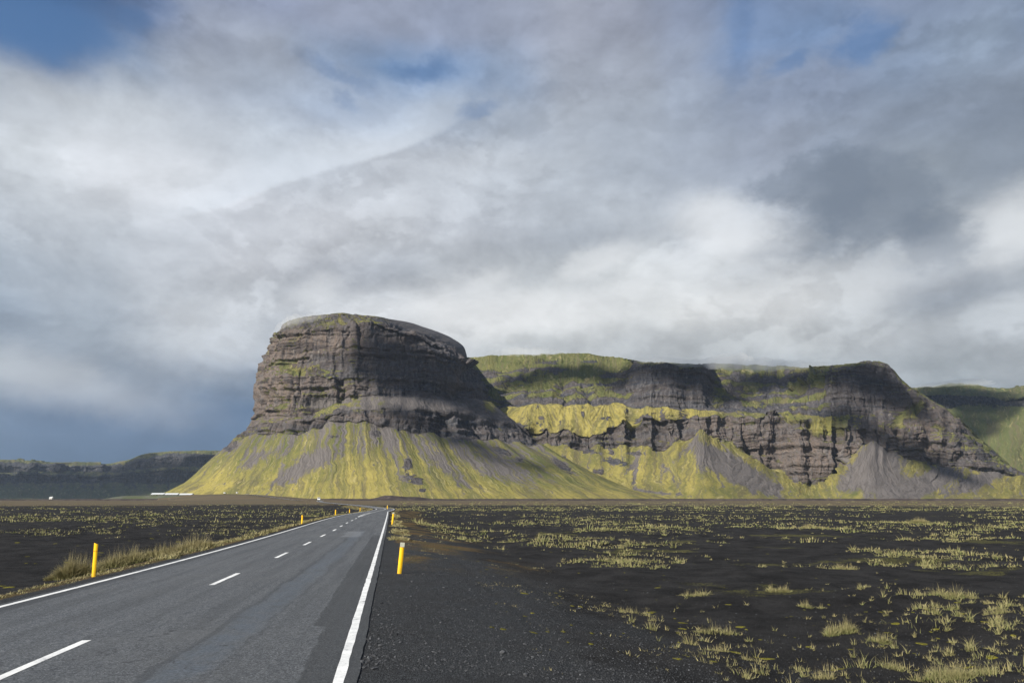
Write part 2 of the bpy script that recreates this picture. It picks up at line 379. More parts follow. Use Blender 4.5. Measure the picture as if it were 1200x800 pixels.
def ground_z(x, y, D=None, side=None, fine=True):
    if D is None: D, side = road_dist(x, y)
    base = zroad(y)*sstep(90, 10, D)+1.1*sstep(240, 620, y)*sstep(10, 90, D)
    dR = .0*D+(-.022-.80*sstep(.6, 7.5, D)); dL = -.05-.50*sstep(.5, 4.0, D)
    z = base+np.where(side > 0, dR, dL)
    w = sstep(2.5, 9, D); r = np.hypot(x, y); lod = sstep(900, 120, r)
    dune = .20*fbm(x/6.5, y/4.2, 1.1, 3)+.10*ridge(x/3.1+.3*perlin(x/5, y/5), y/2.1, 4.4, 2)
    z = z+w*dune*lod+.5*w*fbm(x/90, y/60, 7.7, 3)*sstep(60, 300, r)*sstep(2500, 800, r)*.5
    hum = fbm(x/7, y/10, 3.3, 3)+.5*fbm(x/26, y/40, 8.1, 2)
    z = z+w*lod*.22*sstep(-.05, .35, hum)*(.5+.9*fbm(x/1.6, y/1.2, 6.6, 3))
    z = z+.02*fbm(x/.8, y/.8, 2.2, 3)*sstep(.1, 1.2, D)*sstep(120, 40, r)
    if fine: z = z+.012*perlin(x/.16, y/.16, 5.5)*sstep(.15, .6, D)*sstep(40, 20, r)
    # vehicle ruts in the gravel beside the road
    z = z-.022*(sstep(.30, .0, np.abs(D-(2.9+.5*perlin(y/9, 2.2))))+sstep(.30, .0, np.abs(D-(4.5+.5*perlin(y/9, 5.2)))))*(side > 0)*sstep(30, 18, r)*(1+perlin(y/3, x, 3))
    z = np.where(D < .12, base-.10, z)
    return z
fr = np.concatenate([np.linspace(-46, 46, 1250)]); bk = np.linspace(46, 314, 90)[1:-1]
ang = np.radians(np.concatenate([fr, bk, [314.0]])); ang[-1] = ang[0]+2*math.pi
rr = np.concatenate([[.05], np.geomspace(.8, 5.5, 14), np.geomspace(5.8, 60, 330), np.geomspace(61, 700, 190), np.geomspace(720, 13000, 50)])
A_, R_ = np.meshgrid(ang, rr)
GX, GY = R_*np.sin(A_), R_*np.cos(A_)
D, SD = road_dist(GX, GY)
GZ = ground_z(GX, GY, D, SD)
rdist = np.hypot(GX, GY)
shoulder = np.where(SD > 0, sstep(6.6+3.5*perlin(GX/3, GY/5)+1.5*perlin(GX, GY), 2.6, D), sstep(1.3, .6, D))*sstep(60, 25, rdist)
gpat = fbm(GX/9, GY/5, 3.3, 4)
moss = (sstep(-.05, .45, gpat+.5*fbm(GX/1.3, GY/1.1, 9, 4, .65))*.56)*sstep(5, 12, D)+.12*sstep(100, 300, rdist)
moss = np.where(SD < 0, moss*.8, moss)
dryn = fbm(GX/2.6, GY/4, 6.1, 4)
dry = np.where(SD > 0, sstep(.35, .9, D)*sstep(9, 3.5, D)*sstep(11, 28, rdist)*(.50+.8*dryn), sstep(.45, .9, D)*sstep(3.5, 1.6, D)*(.62+.5*dryn))
dry = dry+.30*sstep(5, 9, D)*sstep(0, .5, fbm(GX/4, GY/3, 14.1, 3))+sstep(70, 260, rdist)*(.28+.35*fbm(GX/60, GY/25, 11, 3))*sstep(2, 5, D)
farm = sstep(230, 380, rdist)*.8+.25*fbm(GX/200, GY/60, 12.2, 2)*sstep(150, 300, rdist)
V = np.stack([GX, GY, GZ], -1)
ground = mesh_obj('ground', V, grid_faces(len(rr), len(ang), True), M_GROUND, None, True, dict(shoulder=shoulder, moss=moss, dry=dry, far=farm))
tag(ground, kind='structure')

# =================================================================== MOUNTAINS
def pchip_cols(P, t):
    """interpolate control profiles P[K,...] at parameters t (0..K-1), monotone-ish (no overshoot)"""
    K = P.shape[0]; d = np.diff(P, axis=0); m = np.zeros_like(P)
    m[0], m[-1] = d[0], d[-1]
    a, b = d[:-1], d[1:]; ok = a*b > 0
    m[1:-1] = np.where(ok, 2*a*b/np.where(ok, a+b, 1), 0)
    i = np.clip(t.astype(int), 0, K-2); f = (t-i).reshape((-1,)+(1,)*(P.ndim-1))
    h00 = 2*f**3-3*f**2+1; h10 = f**3-2*f**2+f; h01 = -2*f**3+3*f**2; h11 = f**3-f**2
    return h00*P[i]+h10*m[i]+h01*P[i+1]+h11*m[i+1]
def blob(px, py, L):
    """L: (cx,cy,rx,ry,rot_deg,value)"""
    r = np.zeros_like(px)
    for cx_, cy_, rx, ry, rot, v in L:
        c, s = math.cos(math.radians(rot)), math.sin(math.radians(rot)); a = (px-cx_); b = (py-cy_)
        u = (a*c-b*s)/rx; w = (a*s+b*c)/ry; r = r+v*np.exp(-(u*u+w*w)*1.2)
    return r
def build_sheet(name, prof, rows, cliffs, mat, colw, amp, vegf, sc_noise=1.0, back=None, apex=None, rill=1.0):
    """prof[K][L]=(px,py,Y); rows = rows per level gap; cliffs = cliffness per gap; returns object"""
    P = np.array(prof, float)                        # K,L,3
    K, L, _ = P.shape
    X, Y, Z = at(P[..., 0], P[..., 1], P[..., 2]); Z[:, 0] = np.minimum(Z[:, 0], -1) if name != 'dummy' else Z[:, 0]
    W = np.stack([X, Y, Z], -1)
    # columns: density follows px travel so every picture column gets several vertices
    trav = np.abs(np.diff(P[:, :, 0], axis=0)).mean(1)+.04*np.abs(np.diff(P[:, :, 2], axis=0)).mean(1)
    n = np.maximum(4, (trav*colw).astype(int))
    t = np.concatenate([k+np.linspace(0, 1, n[k], endpoint=False) for k in range(K-1)]+[[K-1.0]])
    Wc = pchip_cols(W, t); Pc = pchip_cols(P, t)     # C,L,3
    vs = []; cl = []; seglist = []
    for j in range(L-1):
        f = np.linspace(0, 1, rows[j], endpoint=False)
        vs += [(j, q) for q in f]
    vs.append((L-2, 1.0))
    jj = np.array([a for a, _ in vs]); ff = np.array([b for _, b in vs])
    B = Wc[:, jj]*(1-ff)[None, :, None]+Wc[:, jj+1]*ff[None, :, None]   # C,R,3
    Q = Pc[:, jj]*(1-ff)[None, :, None]+Pc[:, jj+1]*ff[None, :, None]
    cliffs = np.array(cliffs, float)
    cc = cliffs[jj]
    # soften cliffness across level borders
    ker = np.ones(5)/5; cc = np.convolve(np.pad(cc, 2, 'edge'), ker, 'valid')
    cl = np.broadcast_to(cc[None, :], B.shape[:2])
    lev = np.broadcast_to((jj+ff)[None, :], B.shape[:2])
    du = np.gradient(B, axis=0); dv = np.gradient(B, axis=1)
    N = np.cross(du, dv); N /= np.linalg.norm(N, axis=-1, keepdims=True)+1e-9
    # smooth plan direction facing the viewer
    sg = np.sign(-(N[..., 1:2])); N = N*np.where(sg == 0, 1, sg)
    x, y, z = B[..., 0], B[..., 1], B[..., 2]; sn = sc_noise
    # buttresses and gullies on cliffs (tall in z), lava-bed ledges, small breakup
    xw = x+18*fbm(x/70/sn, y/70/sn, z/50/sn, 2)
    wall = sstep(-.25, .35, fbm(x/330, y/330, z/240, 2)+.0)                 # where the face is massive, where it is terraced
    but = ridge(xw/150/sn, y/230/sn, z/900/sn, 2)
    d_c = -58*amp*np.clip(but-.30, 0, 1)**1.1*(1.2-.6*wall)
    d_c = d_c+20*amp*fbm(xw/62/sn, y/70/sn, z/300/sn, 4, .6)-9*amp*np.clip(ridge(xw/38/sn, y/44/sn, z/260/sn, 2)-.45, 0, 1)
    hz = z+14*fbm(x/210, y/260, 1.7, 3)
    b1 = perlin(hz/24/sn, 3.3, x/500)+.6*perlin(hz/9/sn, 8.3, x/400)
    d_c = d_c+(8.5-4.5*wall)*amp*np.tanh(2.8*b1)*(.55+.9*sstep(-.3, .4, fbm(x/70, y/70, z/40, 2)))+2.6*amp*fbm(x/14/sn, y/16/sn, z/13/sn, 5, .68)
    d_c = d_c+2.6*amp*np.tanh(4*perlin(xw/24/sn, y/26/sn, z/120/sn+2*perlin(x/60, y/60, z/30)))+1.3*amp*np.tanh(4*perlin(x/11/sn, y/12/sn, z/38/sn))
    # slopes: rills running down the fall line
    tc = t[:, None]; uu = Pc[:, min(2, L-1), 0][:, None]+0*x
    low = 1-np.clip(lev/2, 0, 1)
    if apex:
        px_, py_ = Q[..., 0], Q[..., 1]; ap = np.array(apex, float)
        wj = 22*fbm(x/260, y/260, z/160, 2)
        j = np.argmin(np.abs(px_[..., None]+wj[..., None]-ap[:, 0]), -1)
        uu = ap[j, 0]*3.1+48*np.arctan2(px_-ap[j, 0], np.maximum(py_-ap[j, 1]+14, 4))
    uw = uu+5*fbm(x/90, y/90, z/60, 3)+2.5*fbm(x/25, y/25, z/18, 3)
    ril = ridge(uw/13., lev*.8, 1.3, 3)
    d_s = amp*(11.0*fbm(uw/26, lev*.9, 5, 3)-7.0*np.clip(ril-.2, 0, 1)*(.35+.65*sstep(0, .5, lev))+2.0*fbm(x/9, y/9, z/9, 4, .6)-3.2*np.clip(ridge(uw/4.5, lev*.9, 6.3, 2)-.3, 0, 1))
    d_s = rill*d_s*sstep(0, .35, lev)*(.45+.75*sstep(-.3, .4, fbm(x/190, y/190, z/140, 2)))
    disp = cl*d_c+(1-cl)*d_s
    edge_r = sstep(0, .6, lev)
    last = sstep(L-1.0, L-1.7, lev) if back is None else sstep(L-1.0, L-1.3, lev)
    disp = disp*edge_r*(.30+.70*last)
    B2 = B+N*disp[..., None]
    du = np.gradient(B2, axis=0); dv = np.gradient(B2, axis=1); N2 = np.cross(du, dv); N2 /= np.linalg.norm(N2, axis=-1, keepdims=True)+1e-9
    nz = np.abs(N2[..., 2])
    veg, scree, tone, brown = vegf(Q[..., 0], Q[..., 1], lev, cl, nz, x, y, z, uw, uu)
    C, R = B2.shape[:2]
    o = mesh_obj(name, B2, grid_faces(C, R, True), mat, None, False, dict(veg=veg, scree=scree, tone=tone, brown=brown, fall=uw, lev=lev))
    tag(o, kind='structure'); return o

def densify(prof, m, jp, jy, seed):
    '''more profiles in between, with the bed edges wandering up and down and in and out'''
    P = np.array(prof, float); K = len(P); t_ = np.linspace(0, K-1, (K-1)*m+1); Q = pchip_cols(P, t_)
    for l in range(P.shape[1]):
        n_ = len(t_); x_ = Q[:, 2, 0]
        Q[:, l, 1] += jp[l]*(perlin(x_/17., seed+l*3.1)+.8*perlin(x_/7.3, seed+l*5.7)); Q[:, l, 2] += jy[l]*(perlin(x_/21., seed+9.)+.7*perlin(x_/9., seed+4.+l*.15))
    return Q

# --- the great promontory
PA = [
 # L0 base, L1 talus, L2 cliff foot, L3 low cliff top, L4 ledge back, L5 mid cliff, L6 mid ledge, L7 cliff top, L8 rim, L9 back
 [(300, 584, 3900), (318, 566, 3900), (330, 545, 3900), (336, 535, 3900), (338, 530, 3900), (342, 500, 3900), (344, 490, 3900), (350, 455, 3900), (356, 445, 3950), (380, 440, 4300)],
 [(205, 584, 2900), (245, 566, 2900), (283, 535, 2900), (300, 515, 2900), (305, 503, 2900), (310, 460, 2900), (314, 448, 2900), (326, 412, 2900), (345, 399, 2950), (370, 394, 3900)],
 [(172, 585, 2350), (216, 565.5, 2430), (262, 524, 2560), (286, 507, 2560), (293, 492, 2570), (299.5, 441, 2590), (304, 427, 2600), (316.5, 393, 2615), (331, 378, 2660), (375, 379, 4000)],
 [(232, 585.6, 2080), (262, 562, 2200), (298, 509, 2390), (302, 496, 2400), (305, 489, 2410), (311, 446, 2430), (316, 429, 2470), (321, 390, 2490), (338, 375, 2560), (385, 378, 4000)],
 [(325, 586, 1940), (335, 561, 2050), (349, 505, 2260), (351, 492, 2275), (353, 486, 2290), (349, 437, 2315), (349, 424, 2375), (349, 387, 2395), (360, 370, 2480), (400, 376, 4000)],
 [(400, 586, 1870), (400, 560, 1980), (401, 494, 2210), (402, 483, 2222), (404, 469, 2285), (400, 441, 2300), (400, 431, 2318), (397, 382, 2335), (394, 366, 2440), (430, 374, 4000)],
 [(480, 586, 1850), (471, 560, 1970), (455, 501, 2205), (452, 478, 2225), (450, 463, 2300), (448, 445, 2312), (447, 430, 2320), (444, 378, 2345), (430, 369, 2400), (470, 376, 4000)],
 [(570, 586, 1890), (548, 561, 2010), (517, 508, 2270), (506, 480, 2290), (500, 463, 2360), (497, 446, 2372), (496, 434, 2380), (491, 393, 2410), (472, 382, 2460), (500, 384, 4000)],
 [(680, 586, 1960), (640, 564, 2090), (580, 515, 2390), (562, 487, 2420), (546, 464.5, 2490), (541, 452, 2500), (537, 441, 2505), (527, 409, 2530), (511, 396, 2570), (530, 396, 4000)],
 [(790, 586, 2080), (735, 571, 2230), (648, 528, 2590), (610, 499, 2640), (573, 468, 2720), (567, 455, 2730), (562, 446, 2735), (551, 428, 2760), (536, 412, 2820), (545, 409, 4000)],
 [(850, 586, 2600), (780, 575, 2900), (660, 548, 3400), (618, 528, 3500), (578, 500, 3600), (572, 490, 3600), (568, 482, 3600), (556, 462, 3600), (545, 448, 3650), (550, 440, 4200)],
]
BA_veg = [(340, 427, 30, 5, -5, .9), (345, 434, 38, 3.5, 0, .8), (330, 470, 20, 12, 0, .35), (385, 478, 14, 6, 40, .8), (350, 500, 60, 5, 5, .35), (410, 370, 45, 6, -5, .8),
          (575, 475, 14, 10, -45, .6), (590, 500, 14, 6, -30, .4), (430, 482, 60, 3, 0, .2)]
BA_scr = [(450, 472, 95, 7.5, -1, 2.2), (395, 490, 20, 8, 35, .5), (370, 545, 10, 45, -60, .75), (345, 550, 9, 45, -58, .7), (455, 515, 12, 24, 35, .6), (515, 540, 10, 40, 48, .75), (600, 555, 12, 45, 58, .8), (560, 545, 9, 35, 52, .55), (425, 520, 6, 28, 0, .4), (300, 540, 7, 34, -60, .6), (640, 562, 5, 40, 66, .5)]
ROCK_A = [(487, 562, 13, 5, -15, 1), (478, 546, 6, 8, 0, .8), (440, 508, 6, 4, 0, 1), (545, 512, 12, 4, 0, .9), (590, 530, 12, 4, -20, .9), (270, 524, 9, 5, 25, 1), (495, 574, 5, 3, 0, .8), (390, 512, 8, 3, 0, .5), (662, 548, 16, 4, -35, .9), (610, 540, 6, 3, 0, .6)]
def vegA(px, py, lev, cl, nz, x, y, z, uw, uu):
    slope = sstep(2.15, 1.9, lev)
    st = ridge(uw/9., lev*.5, 4.4, 3); st2 = fbm(uw/5., lev*.6, 8.8, 4, .6)
    scr = np.clip(blob(px, py, BA_scr), 0, 1.5)
    high = sstep(.9, 2.0, lev)
    fine = fbm(uw/2.6, lev*.55, 3.8, 4, .62); wide = fbm(uw/14., lev*.7, 6.8, 3, .6)
    veg = slope*(.86-.62*np.clip(scr, 0, 1.2)-.55*high*sstep(-.25, .3, st2)-.42*sstep(.05, .45, fine)*(.5+.5*high)-.30*sstep(.1, .5, wide)+.20*fbm(x/40, y/40, z/40, 4, .6))
    veg = veg-.5*slope*sstep(.25, .5, fbm(x/34, y/34, z/22, 4, .6))*sstep(.2, .8, lev)
    out = np.clip(blob(px, py, ROCK_A)*(1+1.2*fbm(x/16, y/16, z/12, 3)), 0, 1.2); veg = veg-.9*out
    veg = veg+(1-slope)*(np.clip(blob(px, py, BA_veg), 0, 1)*(.55+.6*sstep(.3, .6, nz))+.70*sstep(.32, .6, nz)*sstep(-.35, .3, fbm(x/50, y/50, z/34, 3))*sstep(500, 410, px))
    veg = np.where(lev > 7.2, .52+.35*st2-.30*sstep(430, 470, px)-.2*sstep(.8, .5, nz), veg)
    s = slope*1.0+(1-slope)*scr-1.3*out
    tone = .12+.5*sstep(2.0, .4, lev)+.9*fbm(uw/5, lev*.5, 2.2, 4, .65)+blob(px, py, [(425, 558, 34, 30, 0, .6), (250, 565, 40, 12, 25, .55), (345, 560, 30, 20, 30, .25), (560, 575, 60, 8, 0, .25), (690, 580, 90, 6, 0, .55), (600, 560, 60, 14, 0, -.3), (400, 540, 40, 25, 0, -.1)])
    brown = blob(px, py, [(320, 450, 45, 60, 0, 1.1), (360, 400, 60, 12, 0, .5), (390, 400, 60, 20, 0, .5), (400, 455, 50, 10, 0, .6), (430, 490, 60, 8, 0, .6), (475, 400, 20, 12, 0, .4), (540, 440, 5, 25, -10, .5)])
    return veg, s, tone, brown
PA = densify(PA, 6, [0, 0, 4.5, 3.0, 2.2, 4, 3.5, 2.0, .9, 0], [0, 0, 14, 22, 10, 22, 10, 26, 12, 0], 2.5)
build_sheet('mountain', PA, [34, 110, 26, 22, 40, 22, 56, 26, 30], [0, 0, .9, .15, 1, .8, 1, .6, .1], M_MTN, 2.2, .9, vegA, rill=.5)

# --- the plateau wall to its right
pxs = [500, 560, 600, 640, 680, 720, 745, 770, 800, 822, 840, 870, 900, 930, 955, 975, 1000, 1020, 1040, 1060, 1090, 1120, 1160, 1195, 1240, 1330]
b2 = [560, 545, 528, 518, 524, 523, 521, 526, 513, 501, 512, 530, 545, 558, 568, 556, 534, 517, 528, 535, 541, 546, 551, 558, 566, 574]
b3 = [540, 515, 498, 503, 505, 499, 494, 491, 490, 489, 488, 488, 488, 490, 494, 498, 501, 504, 503, 506, 512, 521, 541, 556.5, 565, 573]
b4 = [510, 480, 473, 472, 472, 471, 476, 477, 477, 479, 480, 481, 482, 484, 486, 487, 486, 484, 478, 482, 492, 505, 535, 555, 564, 572]
b5 = [460, 447, 440, 436, 437, 440, 431, 427, 428, 433, 446, 455, 456, 451, 440, 435, 430, 428, 434, 455, 475, 494, 529, 553.5, 563, 571]
b6 = [425, 417, 415, 414, 413, 418, 421, 423, 424, 425, 425, 426, 428, 429, 428, 427, 424.5, 423, 426, 447, 466, 486, 522, 551, 562, 570]
Yb0 = [2250, 2200, 2180, 2160, 2150, 2130, 2110, 2090, 2070, 2060, 2070, 2120, 2200, 2280, 2330, 2300, 2230, 2200, 2200, 2220, 2260, 2310, 2400, 2480, 2600, 2900]
Yb2 = [2750, 2650, 2600, 2570, 2560, 2545, 2525, 2500, 2490, 2500, 2510, 2520, 2520, 2510, 2490, 2480, 2500, 2520, 2530, 2550, 2580, 2620, 2680, 2740, 2850, 3100]
PB = []
for i, p in enumerate(pxs):
    cliffy = 1 if (735 <= p <= 830 or 965 <= p <= 1120) else 0
    y2 = Yb2[i]; led = 130 if p < 735 else (75 if p < 830 else 45)
    up = 45 if cliffy else 230
    if 835 <= p <= 950: up = 330
    top_ = 70 if cliffy else 260
    if p == 930: up, top_ = 260, 220
    if p == 955: up, top_ = 150, 140
    if p == 975: up, top_ = 80, 90
    y4 = y2+30+led; y5 = y4+up; y6 = y5+top_
    mid = b2[i]*.42+585*.58
    PB.append([(p, 586, Yb0[i]), (p, mid+4, Yb0[i]*.42+y2*.58-60), (p, b2[i], y2), (p, b3[i], y2+30), (p, b4[i], y4), (p, b5[i], y5), (p, b6[i], y6), (p+4, b6[i]+8, y6+2500)])
BB_veg = [(965, 500, 26, 15, 10, 1.1), (1075, 480, 8, 14, -35, .9), (1055, 490, 6, 18, -38, .8), (925, 492, 18, 8, 0, .8), (700, 540, 60, 16, 0, .3), (880, 495, 18, 6, 0, .5), (1100, 500, 12, 6, -20, .5), (1010, 488, 10, 4, 0, .3)]
BB_scr = [(850, 545, 14, 42, 52, 1.15), (885, 560, 12, 45, 58, .8), (800, 530, 4, 34, -42, .5), (820, 540, 12, 26, 20, .45), (1030, 545, 30, 34, 0, 1.3), (1080, 568, 55, 14, 20, 1.1), (1000, 560, 14, 30, -50, .8), (1150, 562, 40, 8, 22, 1.2), (1100, 545, 6, 30, 62, .3), (745, 550, 3, 25, -10, .6), (775, 560, 3, 25, 0, .4), (740, 574, 70, 2.2, -6, .8)]
ROCK_B = [(690, 529, 12, 3.5, -8, .9), (722, 542, 15, 4, -14, 1), (702, 553, 10, 3, -14, .8), (662, 541, 12, 4, -30, .9), (745, 532, 10, 2.6, 0, .7), (716, 531, 5, 2.5, 0, .7), (683, 482, 3.5, 9, 0, .6), (710, 487, 9, 2.6, 0, .7), (752, 489, 12, 4, 10, .8), (776, 487, 4, 10, 0, .8), (634, 490, 6, 8, 0, .5), (800, 486, 6, 8, 0, .6), (735, 480, 4, 5, 0, .6), (930, 560, 8, 3, -30, .6)]
def vegB(px, py, lev, cl, nz, x, y, z, uw, uu):
    slope = sstep(2.15, 1.9, lev); st2 = fbm(uw/5., lev*.6, 8.8, 4, .6); st = ridge(uw/8., lev*.6, 4.4, 3)
    scr = np.clip(blob(px, py, BB_scr), 0, 1.6)
    ledge = sstep(2.9, 3.1, lev)*sstep(4.05, 3.9, lev)
    upper = sstep(4.0, 4.25, lev)
    notcl = 1-np.clip(sstep(733, 745, px+9*st2)*sstep(845, 828, px+9*st2)+sstep(955, 985, px+14*st2)*sstep(1150, 1110, px), 0, 1)
    fine = fbm(uw/2.6, lev*.55, 3.8, 4, .62); wide = fbm(uw/14., lev*.7, 6.8, 3, .6)
    veg = slope*(.90-.85*np.clip(scr, 0, 1.2)-.35*sstep(.05, .45, fine)-.30*sstep(.0, .4, st2)-.25*sstep(.15, .5, wide))
    veg = veg-.55*slope*sstep(.22, .5, fbm(x/34, y/34, z/22, 4, .6))*sstep(.3, .9, lev)*sstep(780, 700, px)
    mid = sstep(1.9, 2.1, lev)*sstep(3.05, 2.9, lev)
    out = np.clip(blob(px, py, ROCK_B)*(1+1.3*fbm(x/16, y/16, z/12, 3)), 0, 1.2)
    veg = veg+mid*.45*sstep(.5, .75, nz)
    veg = veg+ledge*np.where(px < 850, .92-.3*sstep(.1, .4, st2)-.5*sstep(.2, .5, fbm(x/40, y/40, z/22, 3)), .12+.5*sstep(.45, .7, nz))
    band = sstep(-.12, .2, fbm(x/200, y/400, z/24, 4, .6))
    veg = veg+upper*notcl*(.80-.62*band*sstep(6, 5.2, lev)-.35*sstep(.35, .8, ridge(uw/11., lev*.5, 7.7, 2))*sstep(835, 850, px)*sstep(960, 940, px)-.35*st2)
    veg = veg+upper*(1-notcl)*(.10+.45*sstep(.62, .85, nz))+blob(px, py, BB_veg)*sstep(1.9, 2.1, lev)*.8
    veg = np.where(lev > 5.9, np.maximum(veg, .55), veg)-1.0*out
    s = slope*1.0+(1-slope)*(scr*.5+.3*ledge*sstep(.6, .8, nz))-1.3*out
    tone = .20+.40*slope+.75*ledge*sstep(860, 830, px)+.8*fbm(uw/5, lev*.5, 2.2, 4, .65)-.3*upper+blob(px, py, [(760, 560, 60, 18, 0, .35), (690, 500, 60, 20, 0, .3), (1000, 575, 60, 10, 0, -.35), (870, 575, 50, 8, 0, -.3), (965, 500, 26, 15, 0, .35)])
    brown = mid*.25+blob(px, py, [(1080, 500, 90, 30, 20, .7), (940, 530, 60, 30, 0, .5), (860, 500, 40, 15, 0, .5)])
    return veg, s, tone, brown
PB = densify(PB, 4, [0, 0, 4.0, 5.5, 3.2, 3.0, .9, 0], [0, 0, 26, 46, 16, 36, 16, 0], 5.2)
build_sheet('plateau', PB, [34, 90, 46, 34, 50, 22, 20], [0, 0, 1, .3, .62, .35, .05], M_MTN, 2.2, 1.05, vegB, apex=[(575, 440), (628, 470), (668, 465), (712, 480), (765, 500), (822, 497), (905, 500), (955, 540), (1020, 512), (1075, 500), (1130, 520), (1200, 530)], rill=.62)

# --- far mountain on the right and the far range on the left
PC = []
for p, sk, yb in [(1010, 462, 4700), (1050, 456, 4600), (1085, 452.5, 4500), (1110, 449, 4450), (1135, 449, 4400), (1160, 453, 4350), (1185, 453, 4250), (1200, 450, 4150), (1240, 447, 4000), (1290, 452, 3900), (1350, 460, 3900), (1430, 470, 4000)]:
    PC.append([(p, 584, yb-1100), (p, 552, yb-700), (p, 500 if p > 1130 else 490, yb-330), (p, 474 if p > 1130 else 478, yb-150), (p, 462, yb-100), (p, sk, yb+150), (p, sk+4, yb+2500)])
def vegC(px, py, lev, cl, nz, x, y, z, uw, uu):
    st2 = fbm(uw/5., lev*.6, 8.8, 4, .6); slope = sstep(3.2, 2.8, lev); top = sstep(3.9, 4.1, lev)
    veg = slope*(.86-.3*sstep(0, .4, st2))+top*.6+.3*sstep(.55, .8, nz)
    return veg, slope*.8, .45*slope+.3*st2+.1, 0*px
build_sheet('far_mountain', PC, [20, 50, 50, 26, 26, 16], [0, 0, .1, .95, .3, .1], M_FAR, 1.6, 1.6, vegC, 1.6)
PD = []
for p, sk in [(-420, 530), (-300, 532), (-150, 536), (-60, 535), (0, 537.5), (30, 538.5), (60, 541), (95, 540.5), (125, 542.5), (150, 538), (165, 532.5), (185, 529), (215, 527.5), (250, 527), (300, 530), (350, 536)]:
    yb = 5600+600*math.exp(-((p-120)/60)**2)
    lift = max(0, (542-sk)*.4)
    PD.append([(p, 583.4, yb), (p, 574, yb+350), (p, 564, yb+600), (p, 556-lift, yb+640), (p, 552-lift, yb+760), (p, 545-lift*.8 if sk > 535 else sk+6, yb+800), (p, sk, yb+1000), (p, sk+.6, yb+3200)])
def vegD(px, py, lev, cl, nz, x, y, z, uw, uu):
    st2 = fbm(uw/5., lev*.6, 8.8, 4, .6); slope = sstep(2.1, 1.7, lev); top = sstep(5.2, 5.6, lev); led = sstep(2.8, 3.1, lev)*sstep(4.1, 3.9, lev)
    veg = slope*(.6-.5*sstep(-.1, .35, st2)*sstep(.3, 1.6, lev))+top*.5+led*.38+.15*sstep(.6, .8, nz)
    return veg, slope*.7, .15+.2*slope*sstep(.8, 0, lev), 0*px
PD = densify(PD, 5, [0, 0, 1.6, 1.4, 1.2, 1.2, .5, 0], [0, 0, 70, 110, 60, 110, 40, 0], 8.2)
build_sheet('hills', PD, [16, 24, 34, 14, 30, 16, 14], [0, 0, .95, .2, .95, .4, .05], M_FAR, 1.3, 1.9, vegD, 2.2)

# =================================================================== LOW BANK AND GRAVEL MOUNDS ACROSS THE PLAIN
def bank(name, pts, wid, mat, nz=.25, seed=1.):
    P = catmull(np.array(pts, float), 500); tx_ = np.gradient(P[:, 0]); ty_ = np.gradient(P[:, 1]); l = np.hypot(tx_, ty_); ax, ay = ty_/l, -tx_/l
    k = np.linspace(-1, 1, 17)[None, :]; prof = np.clip(1.25*(1-np.abs(k)**1.6), 0, 1)
    w = wid*(.8+.4*fbm(P[:, 0]/60, seed, 0, 2))[:, None]
    X = P[:, 0:1]+ax[:, None]*k*w; Y = P[:, 1:2]+ay[:, None]*k*w
    hgt = P[:, 2:3]*(1+nz*fbm(X/25, Y/25, seed, 3)); Z = .3+hgt*prof-.6*(np.abs(k) > .99)
    return mesh_obj(name, np.stack([X, Y, Z], -1), grid_faces(500, 17), mat, None, True)
def bank_fn(t, b):
    P = pos(t); n = t.noise(P, .08, 6, .65); return t.mix(t.rng(n, .35, .65), (.028, .024, .026), (.055, .046, .044))
M_BANK = material('dark_gravel_bank', bank_fn, .95, .1)
def bank2_fn(t, b):
    P = pos(t); n = t.noise(P, .05, 6, .65); return t.mix(t.rng(n, .35, .65), (.075, .078, .066), (.055, .066, .035))
M_BANK2 = material('grey_green_bank', bank2_fn, .95, .1)
tag(bank('flood_bank', [(-90-260*i*.0-900, 1450, 2.4) if False else (-1250+i*190, 1060+30*math.sin(i), 2.7 if i > 3 else 2.2) for i in range(16)], 9, M_BANK), 'long low dark gravel bank across the plain at the foot of the mountain', 'bank')
tag(bank('gravel_mound', [(-258, 1200, .4), (-235, 1200, 4.0), (-215, 1200, 8.6), (-200, 1195, 7.5), (-180, 1200, 6), (-160, 1200, 5.6), (-140, 1205, 3), (-115, 1205, .3)], 22, M_BANK, .15, 3.), 'grey gravel mound behind the dark bank where the road bends', 'mound')
tag(bank('green_bank', [(-640, 1120, .6), (-600, 1110, 4.5), (-560, 1090, 8), (-500, 1060, 7.6), (-450, 1030, 6), (-400, 1010, 4), (-340, 1000, .8)], 26, M_BANK2, .2, 6.), 'grey green earth bank between the long white roofs and the white cars', 'bank')

